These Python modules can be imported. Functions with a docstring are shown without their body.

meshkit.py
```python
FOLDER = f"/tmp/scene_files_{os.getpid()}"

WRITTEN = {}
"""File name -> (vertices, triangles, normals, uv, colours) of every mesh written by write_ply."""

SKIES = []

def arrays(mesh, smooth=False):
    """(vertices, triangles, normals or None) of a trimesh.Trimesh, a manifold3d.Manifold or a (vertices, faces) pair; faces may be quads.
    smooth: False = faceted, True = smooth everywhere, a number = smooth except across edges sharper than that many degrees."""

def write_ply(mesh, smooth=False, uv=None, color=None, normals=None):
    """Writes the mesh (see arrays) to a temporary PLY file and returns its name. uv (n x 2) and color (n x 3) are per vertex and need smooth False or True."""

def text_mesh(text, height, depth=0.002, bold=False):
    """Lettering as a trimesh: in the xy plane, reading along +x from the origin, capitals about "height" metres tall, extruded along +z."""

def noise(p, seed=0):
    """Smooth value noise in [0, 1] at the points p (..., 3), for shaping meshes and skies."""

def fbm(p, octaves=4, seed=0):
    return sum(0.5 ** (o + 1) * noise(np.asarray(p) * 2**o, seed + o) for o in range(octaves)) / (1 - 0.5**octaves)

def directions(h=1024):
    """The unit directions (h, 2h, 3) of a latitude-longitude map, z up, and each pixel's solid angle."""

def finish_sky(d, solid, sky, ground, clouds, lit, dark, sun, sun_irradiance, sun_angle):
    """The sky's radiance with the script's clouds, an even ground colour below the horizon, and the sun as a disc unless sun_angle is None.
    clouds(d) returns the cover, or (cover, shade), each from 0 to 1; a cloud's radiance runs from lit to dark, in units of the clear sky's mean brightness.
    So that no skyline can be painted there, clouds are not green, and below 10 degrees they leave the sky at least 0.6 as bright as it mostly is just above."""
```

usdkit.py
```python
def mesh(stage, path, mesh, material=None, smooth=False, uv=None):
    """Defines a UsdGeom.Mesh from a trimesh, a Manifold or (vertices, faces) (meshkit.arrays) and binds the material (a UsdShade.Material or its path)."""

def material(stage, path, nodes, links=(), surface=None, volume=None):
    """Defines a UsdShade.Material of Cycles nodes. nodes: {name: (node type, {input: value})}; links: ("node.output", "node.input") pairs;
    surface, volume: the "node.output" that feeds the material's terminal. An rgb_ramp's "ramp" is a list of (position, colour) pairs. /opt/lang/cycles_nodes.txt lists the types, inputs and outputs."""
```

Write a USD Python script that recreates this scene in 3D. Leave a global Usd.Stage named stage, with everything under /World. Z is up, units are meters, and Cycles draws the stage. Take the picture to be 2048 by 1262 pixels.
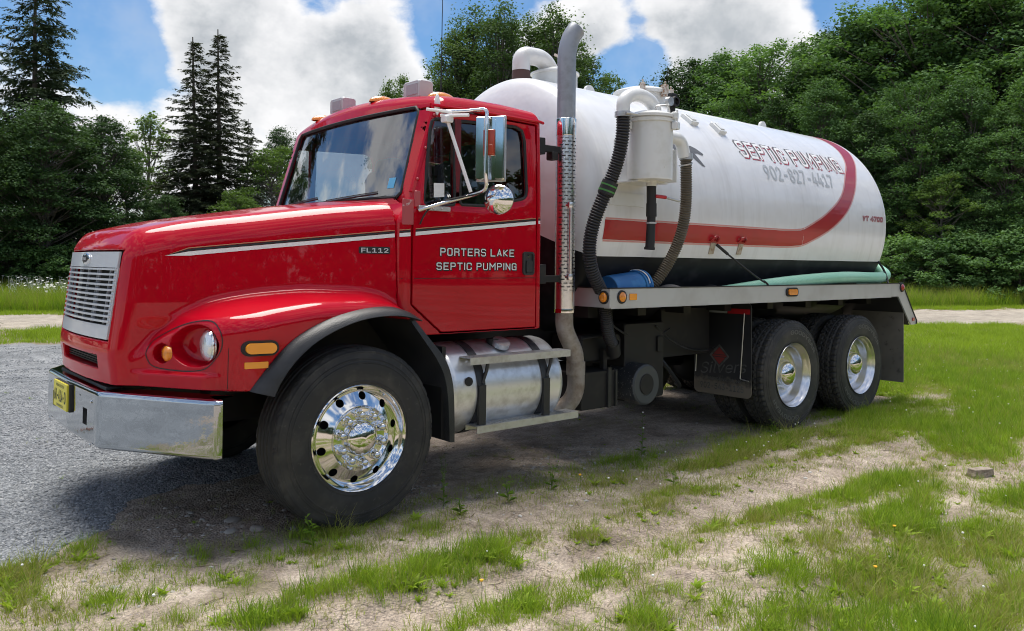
import math, random
import numpy as np
import trimesh, manifold3d as m3, shapely
import shapely.geometry as sg
from shapely import affinity
from scipy.interpolate import PchipInterpolator, CubicSpline
import meshkit, usdkit
from pxr import Usd, UsdGeom, UsdLux, UsdShade, Gf, Sdf, Vt

stage = Usd.Stage.CreateInMemory()
UsdGeom.SetStageUpAxis(stage, 'Z'); UsdGeom.SetStageMetersPerUnit(stage, 1.0)
UsdGeom.Xform.Define(stage, '/World'); UsdGeom.Scope.Define(stage, '/World/Looks')
PI = math.pi
rng = np.random.default_rng(7)

# ------------------------------------------------------------------ camera
CAM = np.array([-2.426, -5.361, 1.537]); YAW, PITCH, ROLL = (math.radians(a) for a in (49.508, 1.218, .622))
F_PX, CY = 1634., 491.4
fwd = np.array([math.cos(YAW)*math.cos(PITCH), math.sin(YAW)*math.cos(PITCH), math.sin(PITCH)])
rgt = np.array([math.sin(YAW), -math.cos(YAW), 0.]); upv = np.cross(rgt, fwd)
rgt, upv = rgt*math.cos(ROLL)+upv*math.sin(ROLL), upv*math.cos(ROLL)-rgt*math.sin(ROLL)
cam = UsdGeom.Camera.Define(stage, '/World/camera')
HA = 36.0
cam.CreateHorizontalApertureAttr(HA); cam.CreateVerticalApertureAttr(HA*631/1024)
cam.CreateFocalLengthAttr(HA*F_PX/2048); cam.CreateVerticalApertureOffsetAttr(-HA*(631-CY)/2048)
cam.CreateClippingRangeAttr(Gf.Vec2f(.05, 5000))
cam.AddTransformOp().Set(Gf.Matrix4d(*rgt, 0, *upv, 0, *(-fwd), 0, *CAM, 1))
cam.CreateExposureAttr(EXPOSURE := 2.5)

# ------------------------------------------------------------------ sky and sun
SUN_AZ, SUN_EL = math.radians(68.), math.radians(77.)       # azimuth from +x towards +y
SUN = np.array([math.cos(SUN_AZ)*math.cos(SUN_EL), math.sin(SUN_AZ)*math.cos(SUN_EL), math.sin(SUN_EL)])

def cloud_sky():
    nodes = {
        'tc': ('texture_coordinate', {}),
        'sky': ('sky_texture', {'sky_type': 'single_scattering', 'sun_disc': False, 'sun_elevation': SUN_EL, 'sun_rotation': math.atan2(SUN[0], SUN[1]),
                                'air_density': 1.0, 'aerosol_density': .6, 'ozone_density': 2.5, 'altitude': 50.}),
        'sep': ('separate_xyz', {}),
        'n1': ('noise_texture', {'scale': 5.2, 'detail': 10., 'roughness': .58}),
        'mp': ('mapping', {'mapping_type': 'point', 'location': (3.1, 1.7, .4), 'scale': (1., 1., 1.6)}),
        'mp2': ('mapping', {'mapping_type': 'point', 'location': (3.1, 1.7, .4 + .045), 'scale': (1., 1., 1.6)}),
        'n2': ('noise_texture', {'scale': 5.2, 'detail': 7., 'roughness': .58}),
        'n3': ('noise_texture', {'scale': 9., 'detail': 10., 'roughness': .58}),
    }
    L = [('tc.generated', 'mp.vector'), ('tc.generated', 'mp2.vector'), ('tc.generated', 'n3.vector'), ('tc.generated', 'sep.vector'), ('mp.vector', 'n1.vector'), ('mp2.vector', 'n2.vector')]
    last = 'n1.fac'; last2 = 'n2.fac'
    for i, (u, v, s, w) in enumerate(CLOUD_BLOBS):
        d = (u-1024)/F_PX*rgt - (v-CY)/F_PX*upv + fwd; d = d/np.linalg.norm(d)
        nodes[f'd{i}'] = ('vector_math', {'math_type': 'distance', 'vector2': tuple(d)})
        nodes[f'e{i}'] = ('map_range', {'range_type': 'smoothstep', 'from_min': 0., 'from_max': s, 'to_min': w, 'to_max': 0., 'clamp': True})
        nodes[f'a{i}'] = ('math', {'math_type': 'add'}); nodes[f'b{i}'] = ('math', {'math_type': 'add'})
        L += [('tc.generated', f'd{i}.vector1'), (f'd{i}.value', f'e{i}.value'), (last, f'a{i}.value1'), (f'e{i}.result', f'a{i}.value2'), (last2, f'b{i}.value1'), (f'e{i}.result', f'b{i}.value2')]
        last = f'a{i}.value'; last2 = f'b{i}.value'
    nodes.update({
        'cov': ('map_range', {'range_type': 'smoothstep', 'from_min': .46, 'from_max': .60, 'to_min': 0., 'to_max': 1., 'clamp': True}),
        'wisp': ('map_range', {'range_type': 'smoothstep', 'from_min': .42, 'from_max': .80, 'to_min': 0., 'to_max': .28, 'clamp': True}), 'cmax': ('math', {'math_type': 'maximum'}),
        'shd': ('map_range', {'range_type': 'smoothstep', 'from_min': .50, 'from_max': .88, 'to_min': 0., 'to_max': 1., 'clamp': True}),
        'shn': ('map_range', {'from_min': .32, 'from_max': .68, 'to_min': -.55, 'to_max': .34, 'clamp': True}),
        'sh': ('math', {'math_type': 'add', 'use_clamp': True}),
        'ccol': ('rgb_ramp', {'ramp': [(0, CLOUD_LIT), (.45, tuple(.62*np.array(CLOUD_LIT)+.38*np.array(CLOUD_DARK))), (1, CLOUD_DARK)]}),
        'hs': ('hsv', {'saturation': SKY_SAT, 'value': SKY_VAL}),
        'mix': ('mix_color', {'blend_type': 'mix', 'use_clamp': False}),
        'bg': ('background_shader', {'strength': SKY_STRENGTH})})
    L += [(last, 'cov.value'), (last2, 'shd.value'), ('n3.fac', 'shn.value'), ('shd.result', 'sh.value1'), ('shn.result', 'sh.value2'), ('sh.value', 'ccol.fac'),
          ('sky.color', 'hs.color'), ('hs.color', 'mix.a'), ('ccol.color', 'mix.b'), ('n3.fac', 'wisp.value'), ('wisp.result', 'cmax.value1'), ('cov.result', 'cmax.value2'), ('cmax.value', 'mix.fac'), ('mix.result', 'bg.color')]
    return usdkit.material(stage, '/World/Looks/sky', nodes, L, surface='bg.background')
SKY_STRENGTH, SKY_SAT, SKY_VAL = .05, 1.25, .47
CLOUD_LIT, CLOUD_DARK = (3.5, 3.5, 3.54), (1.75, 1.88, 2.02)
CLOUD_BLOBS = [(245, 130, .09, -.30), (190, 40, .08, -.25), (300, 265, .05, -.16), (890, 60, .08, -.26), (640, 5, .05, -.16), (1285, 120, .06, -.22), (1265, 30, .035, -.15), (1190, 60, .08, .14), (1560, 70, .12, .2), (1690, 30, .07, -.16), (1250, 165, .05, -.15),
               (500, 140, .20, .22), (700, 190, .17, .2), (250, 320, .10, .16), (1430, 90, .13, .22), (1120, 110, .09, .16), (430, 40, .12, .16), (280, 330, .08, .12), (760, 240, .1, .15)]
dome = UsdLux.DomeLight.Define(stage, '/World/sky')
dome.CreateIntensityAttr(1.0)
UsdShade.MaterialBindingAPI.Apply(dome.GetPrim()).Bind(cloud_sky())
dome.GetPrim().SetCustomDataByKey('kind', 'structure')
dome.GetPrim().SetCustomDataByKey('label', 'blue sky with broken bright cumulus clouds')
sun = UsdLux.DistantLight.Define(stage, '/World/sun')
sun.CreateIntensityAttr(.24); sun.CreateAngleAttr(38.0); sun.CreateNormalizeAttr(True); sun.CreateColorAttr(Gf.Vec3f(1, .95, .87))
zax = Gf.Vec3d(*SUN); xax = Gf.Cross(Gf.Vec3d(0, 0, 1), zax).GetNormalized(); yax = Gf.Cross(zax, xax)
sun.AddTransformOp().Set(Gf.Matrix4d(*xax, 0, *yax, 0, *zax, 0, 0, 0, 0, 1))

# ------------------------------------------------------------------ helpers
_count = {}
def numbered(parent, name):
    k = _count.get((parent, name), 0); _count[(parent, name)] = k+1
    return f'{parent}/{name}' + (f'_{k:03d}' if k else '')

def tag(prim, label=None, cat=None, group=None, kind=None):
    p = prim.GetPrim()
    for k, v in (('label', label), ('category', cat), ('group', group), ('kind', kind)):
        if v: p.SetCustomDataByKey(k, v)
    return p

def thing(name, label, cat, loc=None, rotz=0., scale=None, group=None):
    path = numbered('/World', name)
    x = UsdGeom.Xform.Define(stage, path)
    if loc is not None:
        x.AddTranslateOp().Set(Gf.Vec3d(*map(float, loc))); x.AddRotateZOp().Set(float(rotz)); x.AddScaleOp().Set(Gf.Vec3f(*map(float, scale if scale is not None else (1, 1, 1))))
    tag(x, label, cat, group)
    return path

def copy_of(src, name, label, cat, loc, rotz=0., scale=(1, 1, 1), group=None):
    path = numbered('/World', name)
    x = UsdGeom.Xform.Define(stage, path); p = x.GetPrim()
    p.GetReferences().AddInternalReference(src); p.SetInstanceable(True)
    x.ClearXformOpOrder(); 
    x.AddTranslateOp().Set(Gf.Vec3d(*map(float, loc))); x.AddRotateZOp().Set(float(rotz)); x.AddScaleOp().Set(Gf.Vec3f(*map(float, scale)))
    tag(p, label, cat, group)
    return path

def part(parent, name, mesh, mat, smooth=30, label=None, kind=None, normals=None, tags=None):
    path = numbered(parent, name)
    if isinstance(mesh, (list,)): mesh = trimesh.util.concatenate([tm(x) for x in mesh])
    m = usdkit.mesh(stage, path, mesh, mat, smooth=False if normals is not None else smooth)
    if normals is not None:
        m.CreateNormalsAttr(Vt.Vec3fArray.FromNumpy(np.asarray(normals, np.float32))); m.SetNormalsInterpolation('vertex')
    if label or kind: tag(m, label, None, None, kind)
    if tags: tag(m, *tags)
    return path

def tm(x):
    if isinstance(x, trimesh.Trimesh): return x
    v, f, _ = meshkit.arrays(x)
    return trimesh.Trimesh(v, f, process=False)

def box(x0, x1, y0, y1, z0, z1, bevel=0.):
    a, b, c = x1-x0, y1-y0, z1-z0
    if bevel <= 0:
        m = trimesh.creation.box((a, b, c))
    else:
        r = min(bevel, a*.45, b*.45, c*.45)
        pts = []
        for sx in (-1, 1):
            for sy in (-1, 1):
                for sz in (-1, 1):
                    A, B, C = sx*a/2, sy*b/2, sz*c/2
                    pts += [(A-sx*r, B, C-sz*r*.3), (A, B-sy*r, C-sz*r*.3), (A-sx*r*.3, B-sy*r*.3, C-sz*r*.3), (A-sx*r, B-sy*r*.3, C), (A-sx*r*.3, B-sy*r, C), (A-sx*r*.3, B, C-sz*r), (A, B-sy*r*.3, C-sz*r)]
        m = trimesh.convex.convex_hull(np.array(pts))
    m.apply_translation(((x0+x1)/2, (y0+y1)/2, (z0+z1)/2))
    return m

def frames(path):
    p = np.asarray(path, float); t = np.gradient(p, axis=0); t /= np.linalg.norm(t, axis=1, keepdims=True)+1e-12
    a = np.zeros_like(p); ref = np.array([0, 0, 1.]) if abs(t[0, 2]) < .9 else np.array([1., 0, 0])
    u = np.cross(t[0], ref); u /= np.linalg.norm(u)
    for i in range(len(p)):
        u = u - t[i]*(u@t[i]); u /= np.linalg.norm(u)+1e-12; a[i] = u
    return p, t, a, np.cross(t, a)

def tube(path, r, n=10, caps=True):
    p, t, a, b = frames(path); r = np.broadcast_to(r, (len(p),)); th = np.arange(n)*2*PI/n
    v = p[:, None]+r[:, None, None]*(np.cos(th)[None, :, None]*a[:, None]+np.sin(th)[None, :, None]*b[:, None])
    i, j = np.meshgrid(np.arange(len(p)-1), np.arange(n), indexing='ij'); k = (j+1) % n
    q = np.stack([i*n+j, i*n+k, (i+1)*n+k, (i+1)*n+j], -1).reshape(-1, 4)
    f = np.vstack([q[:, [0, 1, 2]], q[:, [0, 2, 3]]]); v = v.reshape(-1, 3)
    if caps:
        m = len(v); v = np.vstack([v, p[0], p[-1]]); e = np.arange(n); g = (e+1) % n; o = (len(p)-1)*n
        f = np.vstack([f, np.stack([np.full(n, m), g, e], 1), np.stack([np.full(n, m+1), o+e, o+g], 1)])
    return trimesh.Trimesh(v, f, process=False)

def spline(pts, n=40):
    pts = np.asarray(pts, float); s = np.r_[0, np.cumsum(np.linalg.norm(np.diff(pts, axis=0), axis=1))]
    return CubicSpline(s, pts)(np.linspace(0, s[-1], n))

def bent(pts, r, n=6):
    """polyline with rounded corners"""
    pts = [np.asarray(p, float) for p in pts]; out = [pts[0]]
    for a, b, c in zip(pts[:-2], pts[1:-1], pts[2:]):
        d1, d2 = a-b, c-b; k = min(r, np.linalg.norm(d1)*.49, np.linalg.norm(d2)*.49)
        A, C = b+d1/np.linalg.norm(d1)*k, b+d2/np.linalg.norm(d2)*k
        for t in np.linspace(0, 1, n): out.append((1-t)**2*A+2*t*(1-t)*b+t*t*C)
    out.append(pts[-1]); return np.array(out)

def rev(profile, n=48, axis='y', centre=(0, 0, 0)):
    """revolve (radius, height) pairs; axis y: height along +y"""
    pr = np.asarray(profile, float); th = np.arange(n)*2*PI/n; k = len(pr)
    c, s = np.cos(th)[:, None], np.sin(th)[:, None]; R, H = pr[None, :, 0], pr[None, :, 1]+0*c
    if axis == 'y': v = np.stack([R*c, H, R*s], -1)
    elif axis == 'z': v = np.stack([R*c, R*s, H], -1)
    else: v = np.stack([H, R*c, R*s], -1)
    i, j = np.meshgrid(np.arange(n), np.arange(k-1), indexing='ij'); ii = (i+1) % n
    q = np.stack([i*k+j, ii*k+j, ii*k+j+1, i*k+j+1], -1).reshape(-1, 4)
    m = trimesh.Trimesh(v.reshape(-1, 3)+np.array(centre), np.vstack([q[:, [0, 1, 2]], q[:, [0, 2, 3]]]), process=False)
    return m

def extrude(poly, y0, y1):
    """polygon in (x, z) extruded along y"""
    m = trimesh.creation.extrude_polygon(poly, y1-y0, engine='earcut')
    v = m.vertices; return trimesh.Trimesh(np.stack([v[:, 0], y1-v[:, 2], v[:, 1]], 1), m.faces, process=False)

def rrect(x0, x1, z0, z1, r): return sg.box(x0+r, z0+r, x1-r, z1-r).buffer(r, quad_segs=6)

def grid_faces(n, m, wrap=False):
    i, j = np.meshgrid(np.arange(n-1), np.arange(m if wrap else m-1), indexing='ij'); k = (j+1) % m
    q = np.stack([i*m+j, i*m+k, (i+1)*m+k, (i+1)*m+j], -1).reshape(-1, 4)
    return np.vstack([q[:, [0, 1, 2]], q[:, [0, 2, 3]]])

def fine(poly, step):
    """triangulates a 2-D shape cut along a square lattice, so that it can be bent on to a curved surface: (points, triangles)"""
    V, F, o = [], [], 0
    x0, y0, x1, y1 = poly.bounds
    for a in np.arange(math.floor(x0/step), math.ceil(x1/step)):
        col = poly.intersection(sg.box(a*step, y0-1, (a+1)*step, y1+1))
        if col.is_empty: continue
        for b in np.arange(math.floor(y0/step), math.ceil(y1/step)):
            c = col.intersection(sg.box(a*step, b*step, (a+1)*step, (b+1)*step))
            for g in getattr(c, 'geoms', [c]):
                if g.geom_type != 'Polygon' or g.area < 1e-9: continue
                v, f = trimesh.creation.triangulate_polygon(g, engine='earcut')
                V.append(v); F.append(f+o); o += len(v)
    return np.vstack(V), np.vstack(F)

def text_poly(text, height, bold=False):
    m = meshkit.text_mesh(text, height, .01, bold)
    up = m.face_normals[:, 2] > .9
    return shapely.union_all([sg.Polygon(t[:, :2]) for t in m.triangles[up]]).buffer(1e-5)

GLYPHS = {  # square sign-writer's letters: strokes on a grid 4 wide, 6 tall
    'P': [[(0, 0), (0, 6), (3.2, 6), (4, 5.2), (4, 3.5), (3.4, 2.9), (0, 2.9)]], 'O': [[(0, .7), (0, 5.3), (.7, 6), (3.3, 6), (4, 5.3), (4, .7), (3.3, 0), (.7, 0), (0, .7)]],
    'R': [[(0, 0), (0, 6), (3.2, 6), (4, 5.2), (4, 3.7), (3.4, 3.1), (0, 3.1)], [(2.6, 3.1), (4, 2.0), (4, 0)]], 'T': [[(0, 6), (4, 6)], [(2, 6), (2, 0)]], 'E': [[(4, 0), (0, 0), (0, 6), (4, 6)], [(0, 3.1), (3.3, 3.1)]],
    'S': [[(0, .9), (.7, 0), (3.3, 0), (4, .7), (4, 2.4), (3.3, 3.1), (.7, 3.1), (0, 3.8), (0, 5.3), (.7, 6), (3.3, 6), (4, 5.2)]], 'L': [[(0, 6), (0, 0), (3.8, 0)]], 'A': [[(0, 0), (2, 6), (4, 0)], [(.8, 2), (3.2, 2)]], 'K': [[(0, 0), (0, 6)], [(4, 6), (.4, 3), (4, 0)]],
    'I': [[(2, 0), (2, 6)]], 'C': [[(4, 1.5), (4, .7), (3.3, 0), (.7, 0), (0, .7), (0, 5.3), (.7, 6), (3.3, 6), (4, 5.3), (4, 4.5)]], 'U': [[(0, 6), (0, .7), (.7, 0), (3.3, 0), (4, .7), (4, 6)]], 'M': [[(0, 0), (0, 6), (2.6, 2.6), (5.2, 6), (5.2, 0)]], 'N': [[(0, 0), (0, 6), (4, 0), (4, 6)]],
    'G': [[(4, 4.6), (4, 5.3), (3.3, 6), (.7, 6), (0, 5.3), (0, .7), (.7, 0), (4, 0), (4, 2.9), (2.2, 2.9)]], 'V': [[(0, 6), (2, 0), (4, 6)]], '4': [[(3.2, 0), (3.2, 6), (0, 1.8), (4.2, 1.8)]], '7': [[(0, 6), (4, 6), (1.6, 0)]], '0': [[(0, .7), (0, 5.3), (.7, 6), (3.3, 6), (4, 5.3), (4, .7), (3.3, 0), (.7, 0), (0, .7)]]}
def block_poly(text, w=.5, gap=2.5):
    x, out = 0., []
    for c in text:
        if c == ' ': x += 3.2; continue
        L = GLYPHS[c]; off = -2 if c == 'I' else 0
        for l in L: out.append(affinity.translate(sg.LineString(l).buffer(w, cap_style='square' if c not in 'AVKN' else 'flat', join_style='mitre', mitre_limit=1.6), x+off, 0))
        x += (0 if c == 'I' else 5.2 if c == 'M' else 4)+gap
    return shapely.union_all(out)
# --- implicit surfaces: sampled on a lattice, meshed by surface nets, then moved on to the zero set
def surface_nets(f, lo, hi, h):
    lo, hi = np.array(lo, float), np.array(hi, float); n = np.ceil((hi-lo)/h).astype(int)+1
    ax = [lo[k]+h*np.arange(n[k]) for k in range(3)]
    X, Y, Z = np.meshgrid(*ax, indexing='ij', sparse=True); V = np.ascontiguousarray(np.broadcast_to(f(X, Y, Z), n))
    s = V < 0; cnt = np.zeros(n-1, np.int8); P = np.zeros((*(n-1), 3)); W = np.zeros(n-1)
    sl = lambda o, m: slice(o, o+m)
    for axis in range(3):
        o = [0, 0, 0]; o[axis] = 1; m = n.copy(); m[axis] -= 1
        A = V[tuple(sl(0, m[k]) for k in range(3))]; B = V[tuple(sl(o[k], m[k]) for k in range(3))]
        cross = (A < 0) != (B < 0); t = np.where(cross, A/np.where(cross, A-B, 1), 0)
        b, c = [k for k in range(3) if k != axis]
        for db in (0, 1):
            for dc in (0, 1):
                ix = [None]*3; ix[axis] = slice(0, n[axis]-1); ix[b] = slice(db, n[b]-1+db); ix[c] = slice(dc, n[c]-1+dc)
                ix = tuple(ix); cr = cross[ix]; W += cr
                P[..., axis] += np.where(cr, t[ix], 0); P[..., b] += cr*db; P[..., c] += cr*dc
    act = W > 0; idx = np.full(n-1, -1); idx[act] = np.arange(act.sum())
    base = np.stack(np.nonzero(act), 1); pts = lo+h*(base+P[act]/W[act][:, None])
    F = []
    for axis in range(3):
        b, c = (axis+1) % 3, (axis+2) % 3
        o = [0, 0, 0]; o[axis] = 1
        A = s[tuple(slice(0, n[k]-o[k]) for k in range(3))]; B = s[tuple(slice(o[k], n[k]) for k in range(3))]
        e = np.stack(np.nonzero(A != B), 1)
        e = e[(e[:, b] > 0) & (e[:, c] > 0) & (e[:, b] < n[b]-1) & (e[:, c] < n[c]-1)]
        q = []
        for db, dc in ((1, 1), (0, 1), (0, 0), (1, 0)):
            k = e.copy(); k[:, b] -= db; k[:, c] -= dc; q.append(idx[tuple(k.T)])
        q = np.stack(q, 1); fl = ~A[tuple(e.T)]; q[fl] = q[fl][:, ::-1]; F.append(q)
    q = np.vstack(F); q = q[(q >= 0).all(1)]
    def grad(p, d=1e-3):
        g = np.empty_like(p)
        for k in range(3):
            a, b2 = p.copy(), p.copy(); a[:, k] += d; b2[:, k] -= d
            g[:, k] = (f(*a.T)-f(*b2.T))/(2*d)
        return g
    p0 = pts.copy()
    for _ in range(3):
        g = grad(pts); v = f(*pts.T); pts = pts-g*(v/np.maximum((g*g).sum(1), .05))[:, None]
        pts = p0+np.clip(pts-p0, -h*.7, h*.7)
    g = grad(pts, 2e-3); nrm = g/np.maximum(np.linalg.norm(g, axis=1, keepdims=True), 1e-9)
    return pts, np.vstack([q[:, [0, 1, 2]], q[:, [0, 2, 3]]]), nrm

def mirrored(v, f, n):
    m = np.array([1, -1, 1.]); return np.vstack([v, v*m]), np.vstack([f, f[:, ::-1]+len(v)]), np.vstack([n, n*m])

def rmax(a, b, r): return np.minimum(-r, np.maximum(a, b))+np.hypot(np.maximum(a+r, 0), np.maximum(b+r, 0))
def smin(a, b, k): h = np.maximum(k-np.abs(a-b), 0)/k; return np.minimum(a, b)-h*h*h*k/6
def smax(a, b, k): return -smin(-a, -b, k)
def sstep(a, b, x): t = np.clip((x-a)/(b-a), 0, 1); return t*t*(3-2*t)
def poly_sd(x, z, poly):
    """signed distance to a closed polygon (negative inside)"""
    P = np.asarray(poly, float); sh = np.broadcast_shapes(np.shape(x), np.shape(z)); d = np.full(sh, 1e9); ins = np.zeros(sh, bool)
    for (ax_, az), (bx, bz) in zip(P, np.roll(P, -1, 0)):
        ex, ez = bx-ax_, bz-az; t = np.clip(((x-ax_)*ex+(z-az)*ez)/(ex*ex+ez*ez), 0, 1)
        d = np.minimum(d, (x-ax_-t*ex)**2+(z-az-t*ez)**2)
        if ez != 0:
            c = ((az > z) != (bz > z)) & (x < ex*(z-az)/ez+ax_); ins ^= c
    d = np.sqrt(d); return np.where(ins, -d, d)

# ------------------------------------------------------------------ materials
def mat(name, base, rough=.5, metal=0., coat=0., spec=.5, bump=None, var=None, dirt=None, coat_rough=.03, nodes=None, links=(), trans=0., ior=1.5, emis=None):
    """principled paint; var=(scale, other colour, lo, hi): noise mixes in another colour; dirt likewise; bump=(scale, distance)"""
    if stage.GetPrimAtPath('/World/Looks/'+name): return UsdShade.Material.Get(stage, '/World/Looks/'+name)
    N = {'p': ('principled_bsdf', {'base_color': base, 'roughness': rough, 'metallic': metal, 'coat_weight': coat, 'coat_roughness': coat_rough, 'specular_ior_level': spec, 'transmission_weight': trans, 'ior': ior}),
         'g': ('geometry', {})}
    L = []; col = None
    for k, d in (('v', var), ('w', dirt)):
        if d:
            sc, other, lo, hi = d[:4]
            N[k+'n'] = ('noise_texture', {'scale': sc, 'detail': 6., 'roughness': .62}); N[k+'r'] = ('map_range', {'from_min': lo, 'from_max': hi, 'clamp': True}); N[k+'m'] = ('mix_color', {'blend_type': 'mix', 'a': base, 'b': other})
            L += [('g.position', k+'n.vector'), (k+'n.fac', k+'r.value'), (k+'r.result', k+'m.fac')]
            if col: L += [(col, k+'m.a')]
            col = k+'m.result'
    if col and not any(b == 'p.base_color' for _, b in links): L += [(col, 'p.base_color')]
    if bump:
        N['bn'] = ('noise_texture', {'scale': bump[0], 'detail': 4.}); N['b'] = ('bump', {'distance': bump[1], 'strength': 1.})
        L += [('g.position', 'bn.vector'), ('bn.fac', 'b.height'), ('b.normal', 'p.normal')]
    if nodes: N.update(nodes)
    return usdkit.material(stage, '/World/Looks/'+name, N, list(L)+list(links), surface='p.BSDF')

def leaf_mat(name, cols, trans=.35, rough=.65):
    """leaf colour varies from leaf to leaf and from plant to plant"""
    N = {'g': ('geometry', {}), 'o': ('object_info', {}), 'wn': ('math', {'math_type': 'multiply_add', 'value2': .5, 'value3': 0.}), 'ad': ('math', {'math_type': 'multiply_add', 'value2': .5}),
         'r': ('rgb_ramp', {'ramp': [(i/(len(cols)-1), c) for i, c in enumerate(cols)]}),
         'p': ('principled_bsdf', {'roughness': rough, 'specular_ior_level': .15}), 't': ('translucent_bsdf', {}), 'tc': ('mix_color', {'blend_type': 'multiply', 'fac': 1., 'b': (1.25, 1.35, .55), 'use_clamp': False}), 'm': ('mix_closure', {'fac': trans})}
    L = [('g.random_per_island', 'wn.value1'), ('o.random', 'ad.value1'), ('wn.value', 'ad.value3'), ('ad.value', 'r.fac'), ('r.color', 'p.base_color'), ('r.color', 'tc.a'), ('tc.result', 't.color'), ('p.BSDF', 'm.closure1'), ('t.BSDF', 'm.closure2')]
    return usdkit.material(stage, '/World/Looks/'+name, N, L, surface='m.closure')
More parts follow.
